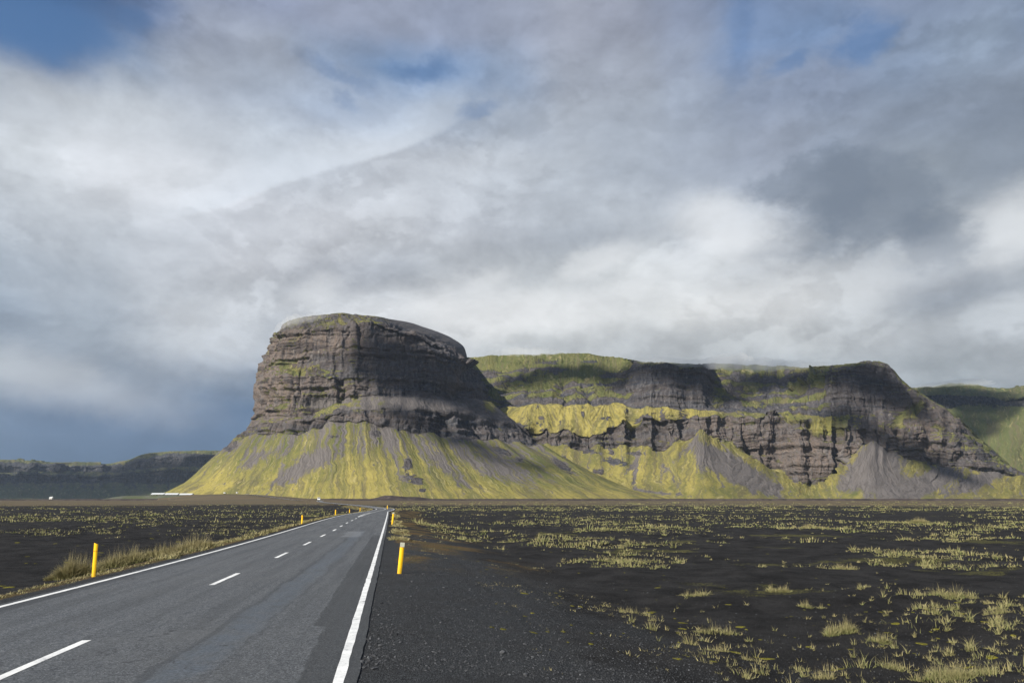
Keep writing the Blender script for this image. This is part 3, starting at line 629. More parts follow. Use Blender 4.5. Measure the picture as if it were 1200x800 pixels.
# =================================================================== BUILDINGS
def long_building(px0, px1, Y, z0, label):
    x0 = (px0-600)/FPX*Y/CP*.9987; x1 = (px1-600)/FPX*Y/CP*.9987
    f = CP+.23*SP; x0 = (px0-600)/FPX*Y*1.0/f*1.0; x1 = (px1-600)/FPX*Y/f
    Lx = x1-x0; r = empty('farm_building', ((x0+x1)/2, Y, z0)); tag(r, label, 'building', 'long white roofed farm buildings')
    m = MB(); m.box(-Lx/2, Lx/2, -6, 6, -1, 3.0); m.build('wall', M_WALL, r)
    m = MB(); m.prism([(-6.6, 3.0), (-6.6, 3.2), (0, 6.0), (6.6, 3.2), (6.6, 3.0)], 'x', -Lx/2-.5, Lx/2+.5); m.build('roof', M_ROOF, r)
    n = max(3, int(Lx/6))
    for i in range(n):
        xx = -Lx/2+Lx*(i+.5)/n
        if i == n//2:
            m = MB(); m.box(xx-.9, xx+.9, -6.12, -6.0, 0, 2.3); m.build('door', M_DOOR, r)
        else:
            m = MB(); m.box(xx-.9, xx+.9, -6.08, -6.0, 1.0, 2.2); w = m.build('window', M_WALLW, r)
            m = MB(); m.box(xx-.75, xx+.75, -6.12, -6.08, 1.1, 2.1); m.build('pane', M_GLASS, w)
long_building(178, 192.5, 1500, 9.6, 'leftmost long low building with white roof at the mountain foot')
long_building(194, 209, 1480, 9.1, 'middle long low building with white roof between two others')
long_building(211, 225.5, 1460, 8.4, 'rightmost long low building with white roof nearest the mountain slope')
# a rise under the farm
tag(bank('farm_rise', [(-900, 1530, .3), (-840, 1520, 8.9), (-780, 1510, 9.7), (-740, 1490, 9.2), (-700, 1480, 8.8), (-660, 1440, 8.2), (-610, 1400, 7), (-540, 1340, 1)], 38, M_BANK2, .03, 9.), 'low dark green rise carrying the long white roofed buildings', 'rise')
x, Y = (60-600)/FPX*2600/(CP+.23*SP), 2600
r = empty('farmhouse', (x, Y, 3.5)); tag(r, 'small lone white house far off on the left below the blue hills', 'house')
m = MB(); m.box(-5.5, 5.5, -4, 4, -3, 5); m.build('wall', M_WALLW, r)
m = MB(); m.prism([(-4.6, 5), (0, 8.4), (4.6, 5)], 'x', -6, 6); rf = m.build('roof', M_ROOF, r)
m = MB(); m.box(2, 3, -.5, .5, 7, 9.4); m.build('chimney', M_WALLW, rf)
for q in (-3.2, 3.2):
    m = MB(); m.box(q-.7, q+.7, -4.1, -4, 1.4, 2.8); m.build('window', M_GLASS, r)
m = MB(); m.box(-.5, .5, -4.1, -4, 0, 2.2); m.build('door', M_DOOR, r)

# =================================================================== VEHICLES
def van(loc, rz, label, paint, hgt=2.6, L_=5.6, W_=2.05, cat='van', name='van'):
    r = empty(name, loc, rz); tag(r, label, cat)
    h = hgt; l = L_/2; w = W_/2
    m = MB(); m.prism([(-l, .35), (-l, h*.62), (-l+.25, h*.93), (-l+.6, h), (l-1.5, h), (l-.75, h*.62), (l-.08, h*.47), (l, .4)], 'x', -w, w); m.build('body', paint, r, .05)
    m = MB(); m.hexa([(-w*.86, l-1.42, h*.93), (w*.86, l-1.42, h*.93), (w*.92, l-.80, h*.64), (-w*.92, l-.80, h*.64), (-w*.86, l-1.36, h*.95), (w*.86, l-1.36, h*.95), (w*.92, l-.73, h*.655), (-w*.92, l-.73, h*.655)]); m.build('windscreen', M_GLASS, r)
    m = MB(); m.box(-w*.8, w*.8, -l+.02, -l+.10, h*.62, h*.86); m.build('rear_window', M_GLASS, r)
    for s in (-1, 1):
        m = MB(); m.box(min(s*w, s*(w+.02)), max(s*w, s*(w+.02)), l-2.3, l-1.45, h*.62, h*.86); m.build('side_window', M_GLASS, r)
        m = MB(); m.box(min(s*w, s*(w+.02)), max(s*w, s*(w+.02)), -l+.5, l-2.5, h*.62, h*.86); m.build('side_window', M_GLASS, r)
        m = MB(); m.box(s*w*.78-.16, s*w*.78+.16, l-.08, l+.03, .75, .95); m.build('headlight', M_LAMP, r)
        m = MB(); m.box(s*w*.88-.1, s*w*.88+.1, -l-.03, -l+.05, .9, 1.3); m.build('tail_light', M_RED, r)
        m = MB(); m.box(s*(w+.14)-.1, s*(w+.14)+.1, l-1.35, l-1.25, h*.55, h*.68); m.build('mirror', M_TYRE, r)
        for q in (-l+1.0, l-1.05):
            m = MB(); m.wheel(s*(w-.08), q, .34, .34, .24); wh = m.build('wheel', M_TYRE, r)
            m = MB(); m.wheel(s*(w+.05), q, .34, .2, .03); m.build('rim', M_RIM, wh)
    m = MB(); m.box(-w*.95, w*.95, l-.02, l+.08, .32, .58); m.build('bumper', M_TYRE, r)
    return r
def on_road(Yq, off): 
    s_ = s_of_y(Yq); a = math.atan2(float(np.interp(s_, sr, tx)), float(np.interp(s_, sr, ty)))
    return (float(np.interp(s_, sr, cx))+off*float(np.interp(s_, sr, nx)), float(np.interp(s_, sr, cy))+off*float(np.interp(s_, sr, ny)), float(zroad(np.interp(s_, sr, cy)))+.01, a)
x, y, z, a = on_road(600, -1.8)
van((x, y, z+.02), math.pi-a+.0, 'white van coming along the road from the mountain', M_WHITE)
x, y, z, a = on_road(960, -1.8)
van((x, y, z+.5), math.pi-a, 'white car on the far road, nearer the white van', M_WHITE, 1.9, 4.6, 1.9, 'car', 'car')
x, y, z, a = on_road(1010, -1.8)
van((x, y, z+.6), math.pi-a, 'white car on the far road, nearer the long roofs', M_WHITE, 1.9, 4.6, 1.9, 'car', 'car')

# =================================================================== MARKER POSTS
def post(px, py, hgt, wid, lean, face, refl, label, refl_band=(0.86, .995)):
    X, Y = on_ground(px, py, -.03); D_, s_ = road_dist(np.array([X]), np.array([Y])); z = float(ground_z(np.array([X]), np.array([Y]), D_, s_)[0])
    r = empty('marker_post', (X, Y, z)); r.rotation_euler = (0, math.radians(lean), face); tag(r, label, 'marker post', 'yellow marker posts along the road')
    w = wid/2
    m = MB(); n = 7                                           # shallow curved plastic plank with a slanted top
    for i in range(n-1):
        a0 = -1+2*i/(n-1); a1 = -1+2*(i+1)/(n-1); y0 = .02*a0*a0; y1 = .02*a1*a1; h0 = hgt-.02*(a0+1); h1 = hgt-.02*(a1+1)
        m.hexa([(a0*w, y0, -.25), (a1*w, y1, -.25), (a1*w, y1+.012, -.25), (a0*w, y0+.012, -.25), (a0*w, y0, h0), (a1*w, y1, h1), (a1*w, y1+.012, h1), (a0*w, y0+.012, h0)])
    m.build('post_body', M_YEL, r)
    m = MB(); m.box(-w*1.02, w*1.02, -.008, .026, hgt*refl_band[0], hgt*refl_band[1]-.03*(refl_band[1] < .99)); m.build('reflector', refl, r)
    return r
post(468, 672, .80, .115, 4, .15, M_REFL, 'nearest yellow marker post on the right verge, leaning with grey top', (.86, 1.005))
post(109.3, 674, .86, .098, -3, .1, M_REFLO, 'nearest yellow marker post on the left verge in front of green grass', (.76, .80))
post(459.5, 614.5, .93, .13, 4, .1, M_REFL, 'second yellow marker post on the right verge', (.9, 1.0))
post(353.6, 613, .72, .13, 0, .1, M_REFLO, 'second yellow marker post on the left verge', (.78, .84))
post(453.8, 596.5, .9, .13, 0, .1, M_REFL, 'farthest small yellow marker post on the right before the bend', (.9, 1.0))
post(393, 603, .75, .13, 0, .1, M_REFLO, 'third yellow marker post on the left verge', (.78, .84))
post(409.5, 599.6, .75, .13, 0, .1, M_REFLO, 'fourth yellow marker post on the left verge', (.78, .84))
post(422, 596.6, .8, .13, 0, .1, M_REFLO, 'farthest yellow marker post on the left inside the bend', (.78, .84))

# =================================================================== GRASS
def blades(base, hgt, wid, ang, lean, tone, nseg=4):
    """arrays of N blades -> V,F,tone,tip : tapered curved ribbons"""
    N = len(hgt); k = np.linspace(0, 1, nseg+1)[None, :]
    w = wid[:, None]*(1-k**1.5)*.5; out = lean[:, None]*hgt[:, None]*k**2; up = hgt[:, None]*(k-.28*np.abs(lean[:, None])*k**2.2)
    ca, sa = np.cos(ang)[:, None], np.sin(ang)[:, None]
    fa = ang+rng.uniform(-1.5, 1.5, N)+math.pi/2; cb, sb = np.cos(fa)[:, None], np.sin(fa)[:, None]
    cx_ = base[:, 0:1]+ca*out; cy_ = base[:, 1:2]+sa*out; cz = base[:, 2:3]+up
    A = np.stack([cx_-cb*w, cy_-sb*w, cz], -1); B = np.stack([cx_+cb*w, cy_+sb*w, cz], -1)
    V = np.stack([A, B], 2).reshape(N, -1, 3)                 # N,(nseg+1)*2,3
    f = np.array([[2*i, 2*i+1, 2*i+3, 2*i+2] for i in range(nseg)])
    F = (np.arange(N)[:, None, None]*(2*(nseg+1))+f[None]).reshape(-1, 4)
    T = np.repeat(tone, 2*(nseg+1)); K = np.tile(np.repeat(k[0], 2), N)
    return V.reshape(-1, 3), F, T, K
def tuft_blades(x, y, rad, hg, n, tone, aspect=.6, wid=.006, gz=None, zb=-.03, lean=.5):
    th = rng.uniform(0, 2*math.pi, n); r = rad*np.sqrt(rng.uniform(0, 1, n))
    bx = x+r*np.cos(th); by = y+r*np.sin(th)*aspect
    h = hg*rng.uniform(.35, 1.1, n)*(1-.45*(r/rad)**2)
    ang = th+rng.normal(0, .8, n); ln = np.clip(rng.normal(lean, .3, n), 0, 1.2)*(.4+.6*r/rad)
    tn = np.clip(tone+rng.normal(0, .22, n), 0, 1)
    return np.stack([bx, by, 0*bx+zb], 1), h, np.full(n, wid)*rng.uniform(.6, 1.4, n), ang, ln, tn
class Grass:
    def __init__(s): s.L = []
    def add(s, t): s.L.append(t)
    def make(s, name, nseg=3, follow=True, origin=(0, 0, 0)):
        base = np.concatenate([t[0] for t in s.L]); rest = [np.concatenate([t[i] for t in s.L]) for i in range(1, 6)]
        if follow:
            D_, s_ = road_dist(base[:, 0], base[:, 1]); base[:, 2] += ground_z(base[:, 0], base[:, 1], D_, s_, False)
        base = base-np.array(origin)[None]
        V, F, T, K = blades(base, *rest, nseg=nseg)
        o = mesh_obj(name, V, F, M_GRASS, None, False, dict(tone=T, tip=K)); o.location = origin; return o
# individual clumps that stand out
named = [
 (988, 742, .55, .50, 900, .30, 'tall lime green grass clump with feathery heads on the dark sand'),
 (1028, 752, .38, .36, 260, .25, 'short dense green clump at the right end of the tall feathery one'),
 (1120, 792, .7, .50, 900, .30, 'large loose green grass clump in the bottom right corner of the photo'),
 (1040, 781, .5, .34, 150, .45, 'sparse arching grass clump just left of the bottom corner clump'),
 (845, 738, .66, .34, 260, .50, 'wide low yellow green clump with thin upright stalks at its left'),
 (1118, 708, .7, .50, 520, .32, 'broad bushy green clump at right standing before a bare sand strip'),
 (948, 712, .42, .40, 190, .30, 'small upright green clump between two broad ones'),
 (912, 690, .6, .34, 330, .45, 'low spreading pale clump left of the small upright one'),
 (952, 618.5, 1.7, .55, 1500, .42, 'dark olive grassy hummock in the distance at the middle right'),
 (1077, 613.5, 1.9, .85, 1500, .35, 'largest dark green grassy hummock far out on the right of the field'),
 (815, 697, .9, .34, 230, .5, 'straggly pale clump with one tall stalk in the middle of the field'),
 (985, 668, 1.0, .45, 300, .55, 'long straw coloured tuft row across the middle of the right field'),
 (1178, 728, .35, .34, 120, .45, 'small clump at the right border of the photo with thin stalks'),
 (845, 765, .25, .22, 70, .7, 'tiny straw tuft on sand below the wide low clump'),
 (880, 772, .28, .24, 90, .65, 'little brown grass tuft in front near the bottom'),
 (965, 796, .3, .36, 110, .75, 'reddish brown dry tuft at the bottom edge of the photo'),
 (745, 718, .55, .28, 170, .6, 'yellowish dry clump beside the gravel slope'),
 (90, 669, 1.15, .86, 3800, .75, 'dense yellow green clump left of the nearest left marker post'),
 (142, 657, 1.5, .84, 3800, .6, 'dense dark green clump behind the nearest left marker post'),
 (212, 645, 2.1, .86, 4200, .85, 'long straw yellow clump beside the left edge line'),
]
for px, py, rad, hg, n, tn, lab in named:
    zz = -.75 if px > 500 else -.3
    X, Y = on_ground(px, py, zz); g = Grass(); wd = max(.006, .0010*Y)
    wd *= .75; kk = max(4, int(rad*13))
    for _ in range(kk):                                  # a clump is several crowns of unequal size grown together
        qx, qy = rng.normal(0, rad*.30), rng.normal(0, rad*.14); fr_ = rng.uniform(.5, 1.15)*math.exp(-(qx/rad)**2)
        g.add(tuft_blades(X+qx, Y+qy, max(.12, rad*.30), hg*.60*fr_, int(n*1.9/kk), tn, .8, wd, lean=.8))
        g.add(tuft_blades(X+qx, Y+qy, max(.07, rad*.14), hg*1.05*fr_, int(n*.42/kk)+2, min(1, tn+.42), .8, wd*.55, lean=.25))
    D_, s_ = road_dist(np.array([X]), np.array([Y])); z = float(ground_z(np.array([X]), np.array([Y]), D_, s_, False)[0])
    o = g.make('grass_clump', 4, True, (X, Y, z)); tag(o, lab, 'grass clump', 'grass clumps standing out on the dark sand')
# everything else: one object of stuff
g = Grass()
def field(n, xr_, yr_, zz, thr, radf, hf, tn, nbl, mask=None, asp=.55):
    px = rng.uniform(*xr_, n); u = rng.uniform(0, 1, n); py = yr_[0]+(yr_[1]-yr_[0])*u**1.0
    X, Y = on_ground(px, py, zz); dens = fbm(X/7, Y/10, 3.3, 3)+.5*fbm(X/26, Y/40, 8.1, 2)
    D_, s_ = road_dist(X, Y); ok = (dens+rng.normal(0, .10, n) > thr) & (D_ > .5)
    if mask is not None: ok &= mask(px, py, D_, s_)
    for i in np.nonzero(ok)[0]:
        d = Y[i]; wd = max(.0035, .0009*d if d < 30 else .0011*d)
        nb = int(nbl*rng.uniform(.5, 1.3)*np.clip(26/d, .22, 1.6))
        rd = radf*np.exp(rng.normal(0, .6))*(1+.012*min(d, 90))
        g.add(tuft_blades(X[i], Y[i], rd, hf*np.exp(rng.normal(0, .35)), max(nb, 5), tn+rng.normal(0, .16), asp, wd, lean=.6))
R_right = lambda px, py, D_, s_: (s_ > 0) & (D_ > 3.0+1.4*np.clip((py-640)/60, 0, 1.6))
field(1300, (540, 1260), (655, 815), -.75, .27, .09, .20, .55, 26, R_right)
field(750, (560, 1260), (665, 815), -.75, .0, .045, .13, .75, 9, R_right)
field(2200, (500, 1260), (618, 665), -.75, .07, .27, .25, .5, 38, R_right)
field(900, (500, 1260), (618, 665), -.75, -.1, .10, .14, .8, 14, R_right)
field(2600, (470, 1260), (597, 622), -.7, .07, .46, .28, .48, 44, R_right, .8)
field(1500, (465, 1260), (589, 598), -.6, -.08, .9, .45, .45, 60, R_right, .8)
L_left = lambda px, py, D_, s_: (s_ < 0) & (D_ > 3.5)
field(900, (-60, 330), (610, 640), -.5, .15, .3, .20, .55, 34, L_left, .8)
field(1500, (-60, 400), (590, 612), -.5, -.05, .6, .32, .5, 50, L_left, .8)
# verges: rusty dry grass along both shoulders
def verge(side, s0, s1, n, dlo, dhi, hf, tn, nb, thr=-1):
    for _ in range(n):
        s = s0+(s1-s0)*rng.uniform(0, 1)**1.6; d = rng.uniform(dlo, dhi); w = float(np.interp(s, sr, hw))
        X = float(np.interp(s, sr, cx)+side*(w+d)*np.interp(s, sr, nx)); Y = float(np.interp(s, sr, cy)+side*(w+d)*np.interp(s, sr, ny))
        if float(perlin(X/3, Y/5, 2.)) < thr: continue
        g.add(tuft_blades(X, Y, rng.uniform(.12, .34), hf*rng.uniform(.5, 1.4), int(nb*np.clip(30/max(Y, 1), .3, 1.5)), tn+rng.normal(0, .12), .8, max(.005, .0012*Y), lean=.8))
verge(-1, 14, 60, 460, .9, 2.2, .10, .88, 34, .05)
verge(-1, 25, 240, 900, .8, 3.2, .24, .8, 34, -.2)
verge(1, 34, 200, 420, .55, 1.4, .20, .85, 34, -.1)
verge(1, 16, 90, 520, .8, 6.5, .07, .95, 16, 0.0)
verge(1, 7, 20, 26, 2.2, 6.5, .10, .9, 12, -.3)
gr = g.make('grass', 3); tag(gr, 'scattered yellow green dune grass and dry verge grass over black sand', 'grass', kind='stuff')

# small bright moss cushions on the gravel
def moss_fn(t, b):
    n = t.noise(pos(t), 40, 4, .7); return t.mix(t.rng(n, .35, .65), (.15, .13, .015), (.045, .05, .015))
M_MOSS = material('yellow_moss', moss_fn, .95, .1)
Vs, Fs = [], []; nv = 0
pts = [(615, 714, .11), (680, 720, .08), (800, 728, .13), (694, 766, .05), (670, 757, .05), (1050, 735, .08), (1080, 752, .09), (1155, 736, .1), (795, 742, .08), (860, 760, .1), (900, 768, .09)]
for _ in range(150):
    pts.append((rng.uniform(560, 1220), rng.uniform(640, 790), rng.uniform(.02, .075)))
for _ in range(60): pts.append((rng.uniform(-10, 330), rng.uniform(610, 690), rng.uniform(.05, .16)))
for px, py, r in pts:
    X, Y = on_ground(px, py, -.75 if px > 560 else -.4); D_, s_ = road_dist(np.array([X]), np.array([Y]))
    if D_[0] < .7: continue
    a = np.linspace(0, 2*math.pi, 13)[:-1]; rad = [1, .85, .5, .001]; hh = [-.15, .13, .3, .36]
    asp = rng.uniform(.5, 1.8)
    ring = np.stack([np.stack([X+r*q*asp*np.cos(a)*(1+.25*perlin(np.cos(a)*2+X, np.sin(a)*2+Y)), Y+r*q*np.sin(a), 0*a+r*.35*h_], -1) for q, h_ in zip(rad, hh)])
    v = ring.reshape(-1, 3); dd, ss = road_dist(v[:, 0], v[:, 1]); v[:, 2] += ground_z(v[:, 0], v[:, 1], dd, ss, False)
    for k_ in range(3):
        for i in range(12): Fs.append((nv+k_*12+i, nv+k_*12+(i+1) % 12, nv+(k_+1)*12+(i+1) % 12, nv+(k_+1)*12+i))
    Vs.append(v); nv += len(v)
mo = mesh_obj('moss', np.concatenate(Vs), Fs, M_MOSS, None, True); tag(mo, 'small flat cushions of yellow moss scattered on the dark gravel', 'moss', kind='stuff')

# loose gravel by the road
ico = np.array([(0, 0, 1), (.894, 0, .447), (.276, .851, .447), (-.724, .526, .447), (-.724, -.526, .447), (.276, -.851, .447), (.724, .526, -.447), (-.276, .851, -.447), (-.894, 0, -.447), (-.276, -.851, -.447), (.724, -.526, -.447), (0, 0, -1)])
icf = np.array([(0, 1, 2), (0, 2, 3), (0, 3, 4), (0, 4, 5), (0, 5, 1), (1, 6, 2), (2, 7, 3), (3, 8, 4), (4, 9, 5), (5, 10, 1), (2, 6, 7), (3, 7, 8), (4, 8, 9), (5, 9, 10), (1, 10, 6), (6, 11, 7), (7, 11, 8), (8, 11, 9), (9, 11, 10), (10, 11, 6)])
n = 30000
px = rng.uniform(395, 1210, n); py = 625+190*rng.uniform(0, 1, n)**.62
X, Y = on_ground(px, py, -.3); D_, s_ = road_dist(X, Y)
ok = (D_ > .22) & (s_ > 0) & ((D_ < 5.5) | (rng.uniform(0, 1, n) < .3)); X, Y = X[ok], Y[ok]; D_, s_ = D_[ok], s_[ok]; n = len(X)
sz = .0050*np.exp(rng.normal(0, .45, n))*(1+.03*Y)
sz = np.where((D_ < .6) & (rng.uniform(0, 1, n) < .3), sz*1.7, sz)
Z = ground_z(X, Y, D_, s_)+sz*.25
th = rng.uniform(0, 6.28, n); sh_ = rng.uniform(.6, 1.3, (n, 3))*np.array([1, 1, .6]); jit = 1+rng.uniform(-.25, .25, (n, 12, 1))
L0 = ico[None]*jit*sh_[:, None]*sz[:, None, None]
c, s = np.cos(th)[:, None], np.sin(th)[:, None]
V = np.stack([L0[..., 0]*c-L0[..., 1]*s+X[:, None], L0[..., 0]*s+L0[..., 1]*c+Y[:, None], L0[..., 2]+Z[:, None]], -1)
F = (icf[None]+np.arange(n)[:, None, None]*12).reshape(-1, 3)
tn = np.repeat(np.clip(rng.beta(1.3, 2.6, n), 0, 1), 12)
gv = mesh_obj('gravel', V, F, M_STONE, None, False, dict(tone=tn)); tag(gv, 'loose dark basalt gravel on the right road shoulder', 'gravel', kind='stuff')

# =================================================================== HAZE
EXPO = .85
def vol_mat(name, dens, col=(.58, .72, .95), aniso=.25, fn=None):
    m = bpy.data.materials.new(name); m.use_nodes = True; m.node_tree.nodes.clear(); t = NT(m.node_tree)
    o = t.node('ShaderNodeOutputMaterial'); v = t.node('ShaderNodeVolumePrincipled')
    v.inputs['Color'].default_value = (*col, 1); v.inputs['Anisotropy'].default_value = aniso
    t.put(v.inputs['Density'], fn(t) if fn else dens); m.node_tree.links.new(v.outputs[0], o.inputs['Volume']); return m
m = MB(); m.box(-14000, 14000, -14000, 14000, -30, 1300); hz = m.build('haze', vol_mat('pale_haze', 1.7e-5)); tag(hz, 'thin blue haze between the viewer and the far mountains', 'haze', kind='stuff')

Vs, Fs = [], []; k_ = 0
def mist_tube(pts, seed):
    '''one closed, uneven roll of mist along points (px, py, Y, half width, half height)'''
    global k_
    P = np.array([[*at(p[0], p[1], p[2]), p[3], p[4]] for p in pts]); Q = catmull(P, 90); n_ = 24
    e = np.sin(np.linspace(0, math.pi, 90))**.5; u = np.arange(90)
    e = e*(1+.75*fbm(u/5., seed, 0, 4, .65)); a_ = np.linspace(0, 2*math.pi, n_+1)
    nn = 1+.35*fbm(np.cos(a_)[None]*1.3+u[:, None]/9, np.sin(a_)[None]*1.3, seed, 3)
    Y_ = Q[:, 1:2]+Q[:, 3:4]*e[:, None]*np.cos(a_)[None]*nn; Z_ = Q[:, 2:3]+Q[:, 4:5]*e[:, None]*np.sin(a_)[None]*nn+4*fbm(u/12., seed+3)[:, None]
    nn[:, -1] = nn[:, 0]; Y_[:, -1] = Y_[:, 0]; Z_[:, -1] = Z_[:, 0]
    v = np.stack([Q[:, 0:1]+0*Y_, Y_, Z_], -1); Vs.append(v.reshape(-1, 3)); Fs.append(grid_faces(90, n_+1)+k_); k_ += 90*(n_+1)
mist_tube([(318, 392, 2540, 30, 5), (333, 382, 2480, 60, 22), (350, 378, 2440, 70, 20), (372, 372, 2420, 60, 13), (392, 366, 2420, 30, 4)], 1.3)
mist_tube([(735, 423, 2720, 60, 5), (775, 423, 2700, 90, 17), (815, 427, 2700, 90, 18), (850, 424, 2800, 110, 26), (900, 428, 2900, 110, 22), (940, 428, 2900, 110, 16), (985, 429, 2800, 60, 4)], 4.1)
mist_tube([(570, 414, 3050, 60, 4), (600, 412, 3050, 90, 10), (640, 412, 3050, 90, 7), (665, 413, 3050, 60, 3)], 7.7)
mist_tube([(1070, 452, 4600, 60, 5), (1100, 451, 4550, 200, 15), (1135, 450, 4500, 200, 12), (1165, 450, 4450, 90, 6)], 9.2)
mi = mesh_obj('mist', np.concatenate(Vs), np.concatenate(Fs), vol_mat('white_mist', .0042, (.98, .985, .99), .1), None, True); tag(mi, 'thin white mist clinging to the mountain tops', 'mist', kind='stuff')

# =================================================================== CLOUDS out of view, added and shaped to shade the mountains
def shade_cloud_fn(t, b):
    return t.mix(t.rng(t.noise(pos(t), .004, 5, .6), .3, .7), (.9, .9, .9), (.75, .77, .8))
M_SHADE_CLOUD = material('cloud', shade_cloud_fn, 1, 0)
_nt = NT(M_SHADE_CLOUD.node_tree); _o = [n for n in M_SHADE_CLOUD.node_tree.nodes if n.type == 'OUTPUT_MATERIAL'][0]; _b = [n for n in M_SHADE_CLOUD.node_tree.nodes if n.type == 'BSDF_PRINCIPLED'][0]
_m = _nt.node('ShaderNodeMixShader'); _tr = _nt.node('ShaderNodeBsdfTransparent'); _m.inputs[0].default_value = .55
_nt.l.new(_tr.outputs[0], _m.inputs[1]); _nt.l.new(_b.outputs[0], _m.inputs[2]); _nt.l.new(_m.outputs[0], _o.inputs['Surface'])     # partly transparent to soften the shade they cast
SV = np.array([math.sin(SUN_AZ)*math.cos(SUN_EL), math.cos(SUN_AZ)*math.cos(SUN_EL), math.sin(SUN_EL)])
def sphere(nu=20, nv=11):
    a = np.linspace(0, 2*math.pi, nu+1); p_ = np.linspace(0, math.pi, nv); A, Pp = np.meshgrid(a, p_)
    return np.stack([np.sin(Pp)*np.cos(A), np.sin(Pp)*np.sin(A), np.cos(Pp)], -1)
SPH = sphere()
Vs, Fs = [], []; nv_ = 0
def puffs(line, rad, n, jit):
    global nv_
    L_ = catmull([at(*q) for q in line], n)
    for c in L_:
        c = c+np.array([rng.normal(0, jit), rng.normal(0, jit), rng.normal(0, jit*.6)])+SV*(9300+rng.normal(0, 120))
        r_ = rad*rng.uniform(.6, 1.25); v = SPH*r_*(1+.35*fbm(SPH[..., 0]*1.6+c[0]/100, SPH[..., 1]*1.6, SPH[..., 2]*1.6+c[2]/90, 3))[..., None]*np.array([1.15, 1.15, .75])
        Vs.append((v+c).reshape(-1, 3)); Fs.append(grid_faces(11, 21)+nv_); nv_ += 11*21
puffs([(455, 425, 2330), (490, 430, 2380), (525, 450, 2460), (560, 500, 2560)], 75, 12, 25)          # right half of the promontory
puffs([(500, 500, 2300), (560, 530, 2280), (620, 560, 2200)], 45, 9, 18)
puffs([(600, 430, 2900), (680, 435, 3000), (760, 445, 2700), (830, 450, 2700), (900, 445, 3000), (980, 450, 2750), (1050, 470, 2650)], 85, 26, 28)   # plateau edge
puffs([(985, 500, 2600), (1050, 520, 2560), (1120, 545, 2550)], 55, 9, 25)
puffs([(-500, 555, 6100), (-200, 555, 6100), (0, 560, 5900), (120, 560, 6400), (260, 560, 6000)], 360, 28, 150)
puffs([(1090, 468, 4500), (1150, 475, 4300), (1120, 520, 4100)], 150, 12, 50)
cl_o = mesh_obj('shade_clouds', np.concatenate(Vs), np.concatenate(Fs), M_SHADE_CLOUD, None, True); tag(cl_o, 'unseen cloud puffs added to shade the mountains', 'shade_clouds', kind='stuff')

# =================================================================== SKY
W = bpy.data.worlds.new('World'); sc.world = W; W.use_nodes = True; W.node_tree.nodes.clear(); t = NT(W.node_tree)
STR = .1
def s2l(c): c = np.asarray(c, float)/255; return np.where(c <= .04045, c/12.92, ((c+.055)/1.055)**2.4)
xs_ = [0, 110, 220, 330, 440, 550, 660, 770, 880, 990, 1100, 1200]
rows_ = {
 0: [(50,85,138),(66,95,142),(135,148,175),(138,150,178),(146,156,180),(145,155,182),(150,158,178),(145,153,176),(118,140,175),(128,145,175),(135,150,178),(130,148,178)],
 45: [(62,100,150),(92,120,158),(148,158,178),(152,162,180),(142,155,182),(145,160,188),(155,163,182),(152,162,182),(118,142,178),(112,138,174),(135,155,180),(150,168,190)],
 80: [(165,175,190),(162,174,190),(160,170,188),(150,165,190),(120,148,185),(130,155,190),(158,168,186),(156,166,184),(138,152,180),(132,148,176),(136,152,176),(148,164,186)],
 120: [(176,186,198),(178,188,200),(172,184,200),(170,184,205),(160,180,210),(150,170,198),(165,176,192),(158,170,188),(140,156,182),(135,150,175),(132,147,168),(140,155,178)],
 165: [(192,202,212),(196,205,216),(190,200,214),(195,208,224),(192,202,216),(175,184,196),(172,181,194),(158,169,185),(150,162,184),(142,157,179),(142,157,178),(138,153,174)],
 225: [(196,205,216),(210,216,226),(220,226,236),(206,212,222),(202,207,215),(190,197,207),(176,186,198),(166,178,194),(165,178,197),(150,162,178),(152,165,178),(172,184,196)],
 280: [(186,196,208),(192,201,212),(196,203,213),(204,207,215),(194,200,209),(184,191,202),(180,189,201),(206,213,221),(190,198,208),(160,171,184),(165,176,188),(198,205,210)],
 330: [(160,175,192),(174,185,198),(190,196,205),(194,199,207),(180,187,197),(208,213,217),(198,204,208),(222,226,228),(206,210,214),(195,202,209),(160,171,184),(188,196,204)],
 375: [(144,161,181),(165,178,192),(197,204,212),(210,216,223),(204,209,215),(224,226,227),(218,221,222),(206,210,212),(213,214,213),(200,205,209),(186,193,200),(190,197,204)],
 430: [(168,182,197),(148,163,181),(150,165,184),(160,174,192),(178,188,198),(188,196,202),(190,198,203),(184,191,197),(174,184,191),(180,188,195),(170,180,187),(174,182,189)],
 480: [(118,140,167),(104,128,158),(94,119,150),(94,119,149),(120,140,165),(160,172,184),(165,176,186),(165,176,186),(160,172,182),(158,170,180),(155,167,178),(158,170,180)],
 535: [(94,119,147),(88,113,141),(84,109,138),(84,109,138),(110,130,155),(140,155,172),(150,163,176),(150,163,176),(150,163,176),(150,163,176),(150,163,176),(150,163,176)],
 600: [(88,112,140)]*4+[(110,130,152)]+[(145,158,172)]*7}
ry = sorted(rows_); tab = np.array([[rows_[r][i] for i in range(12)] for r in ry], float); 
_g = tab.mean(-1, keepdims=True); _sat = (tab[..., 2:]-tab[..., :1])/tab[..., 2:]; tab = tab+(_g-tab)*.22*np.clip((.30-_sat)/.1, 0, 1); tab[9:, :5] *= .93
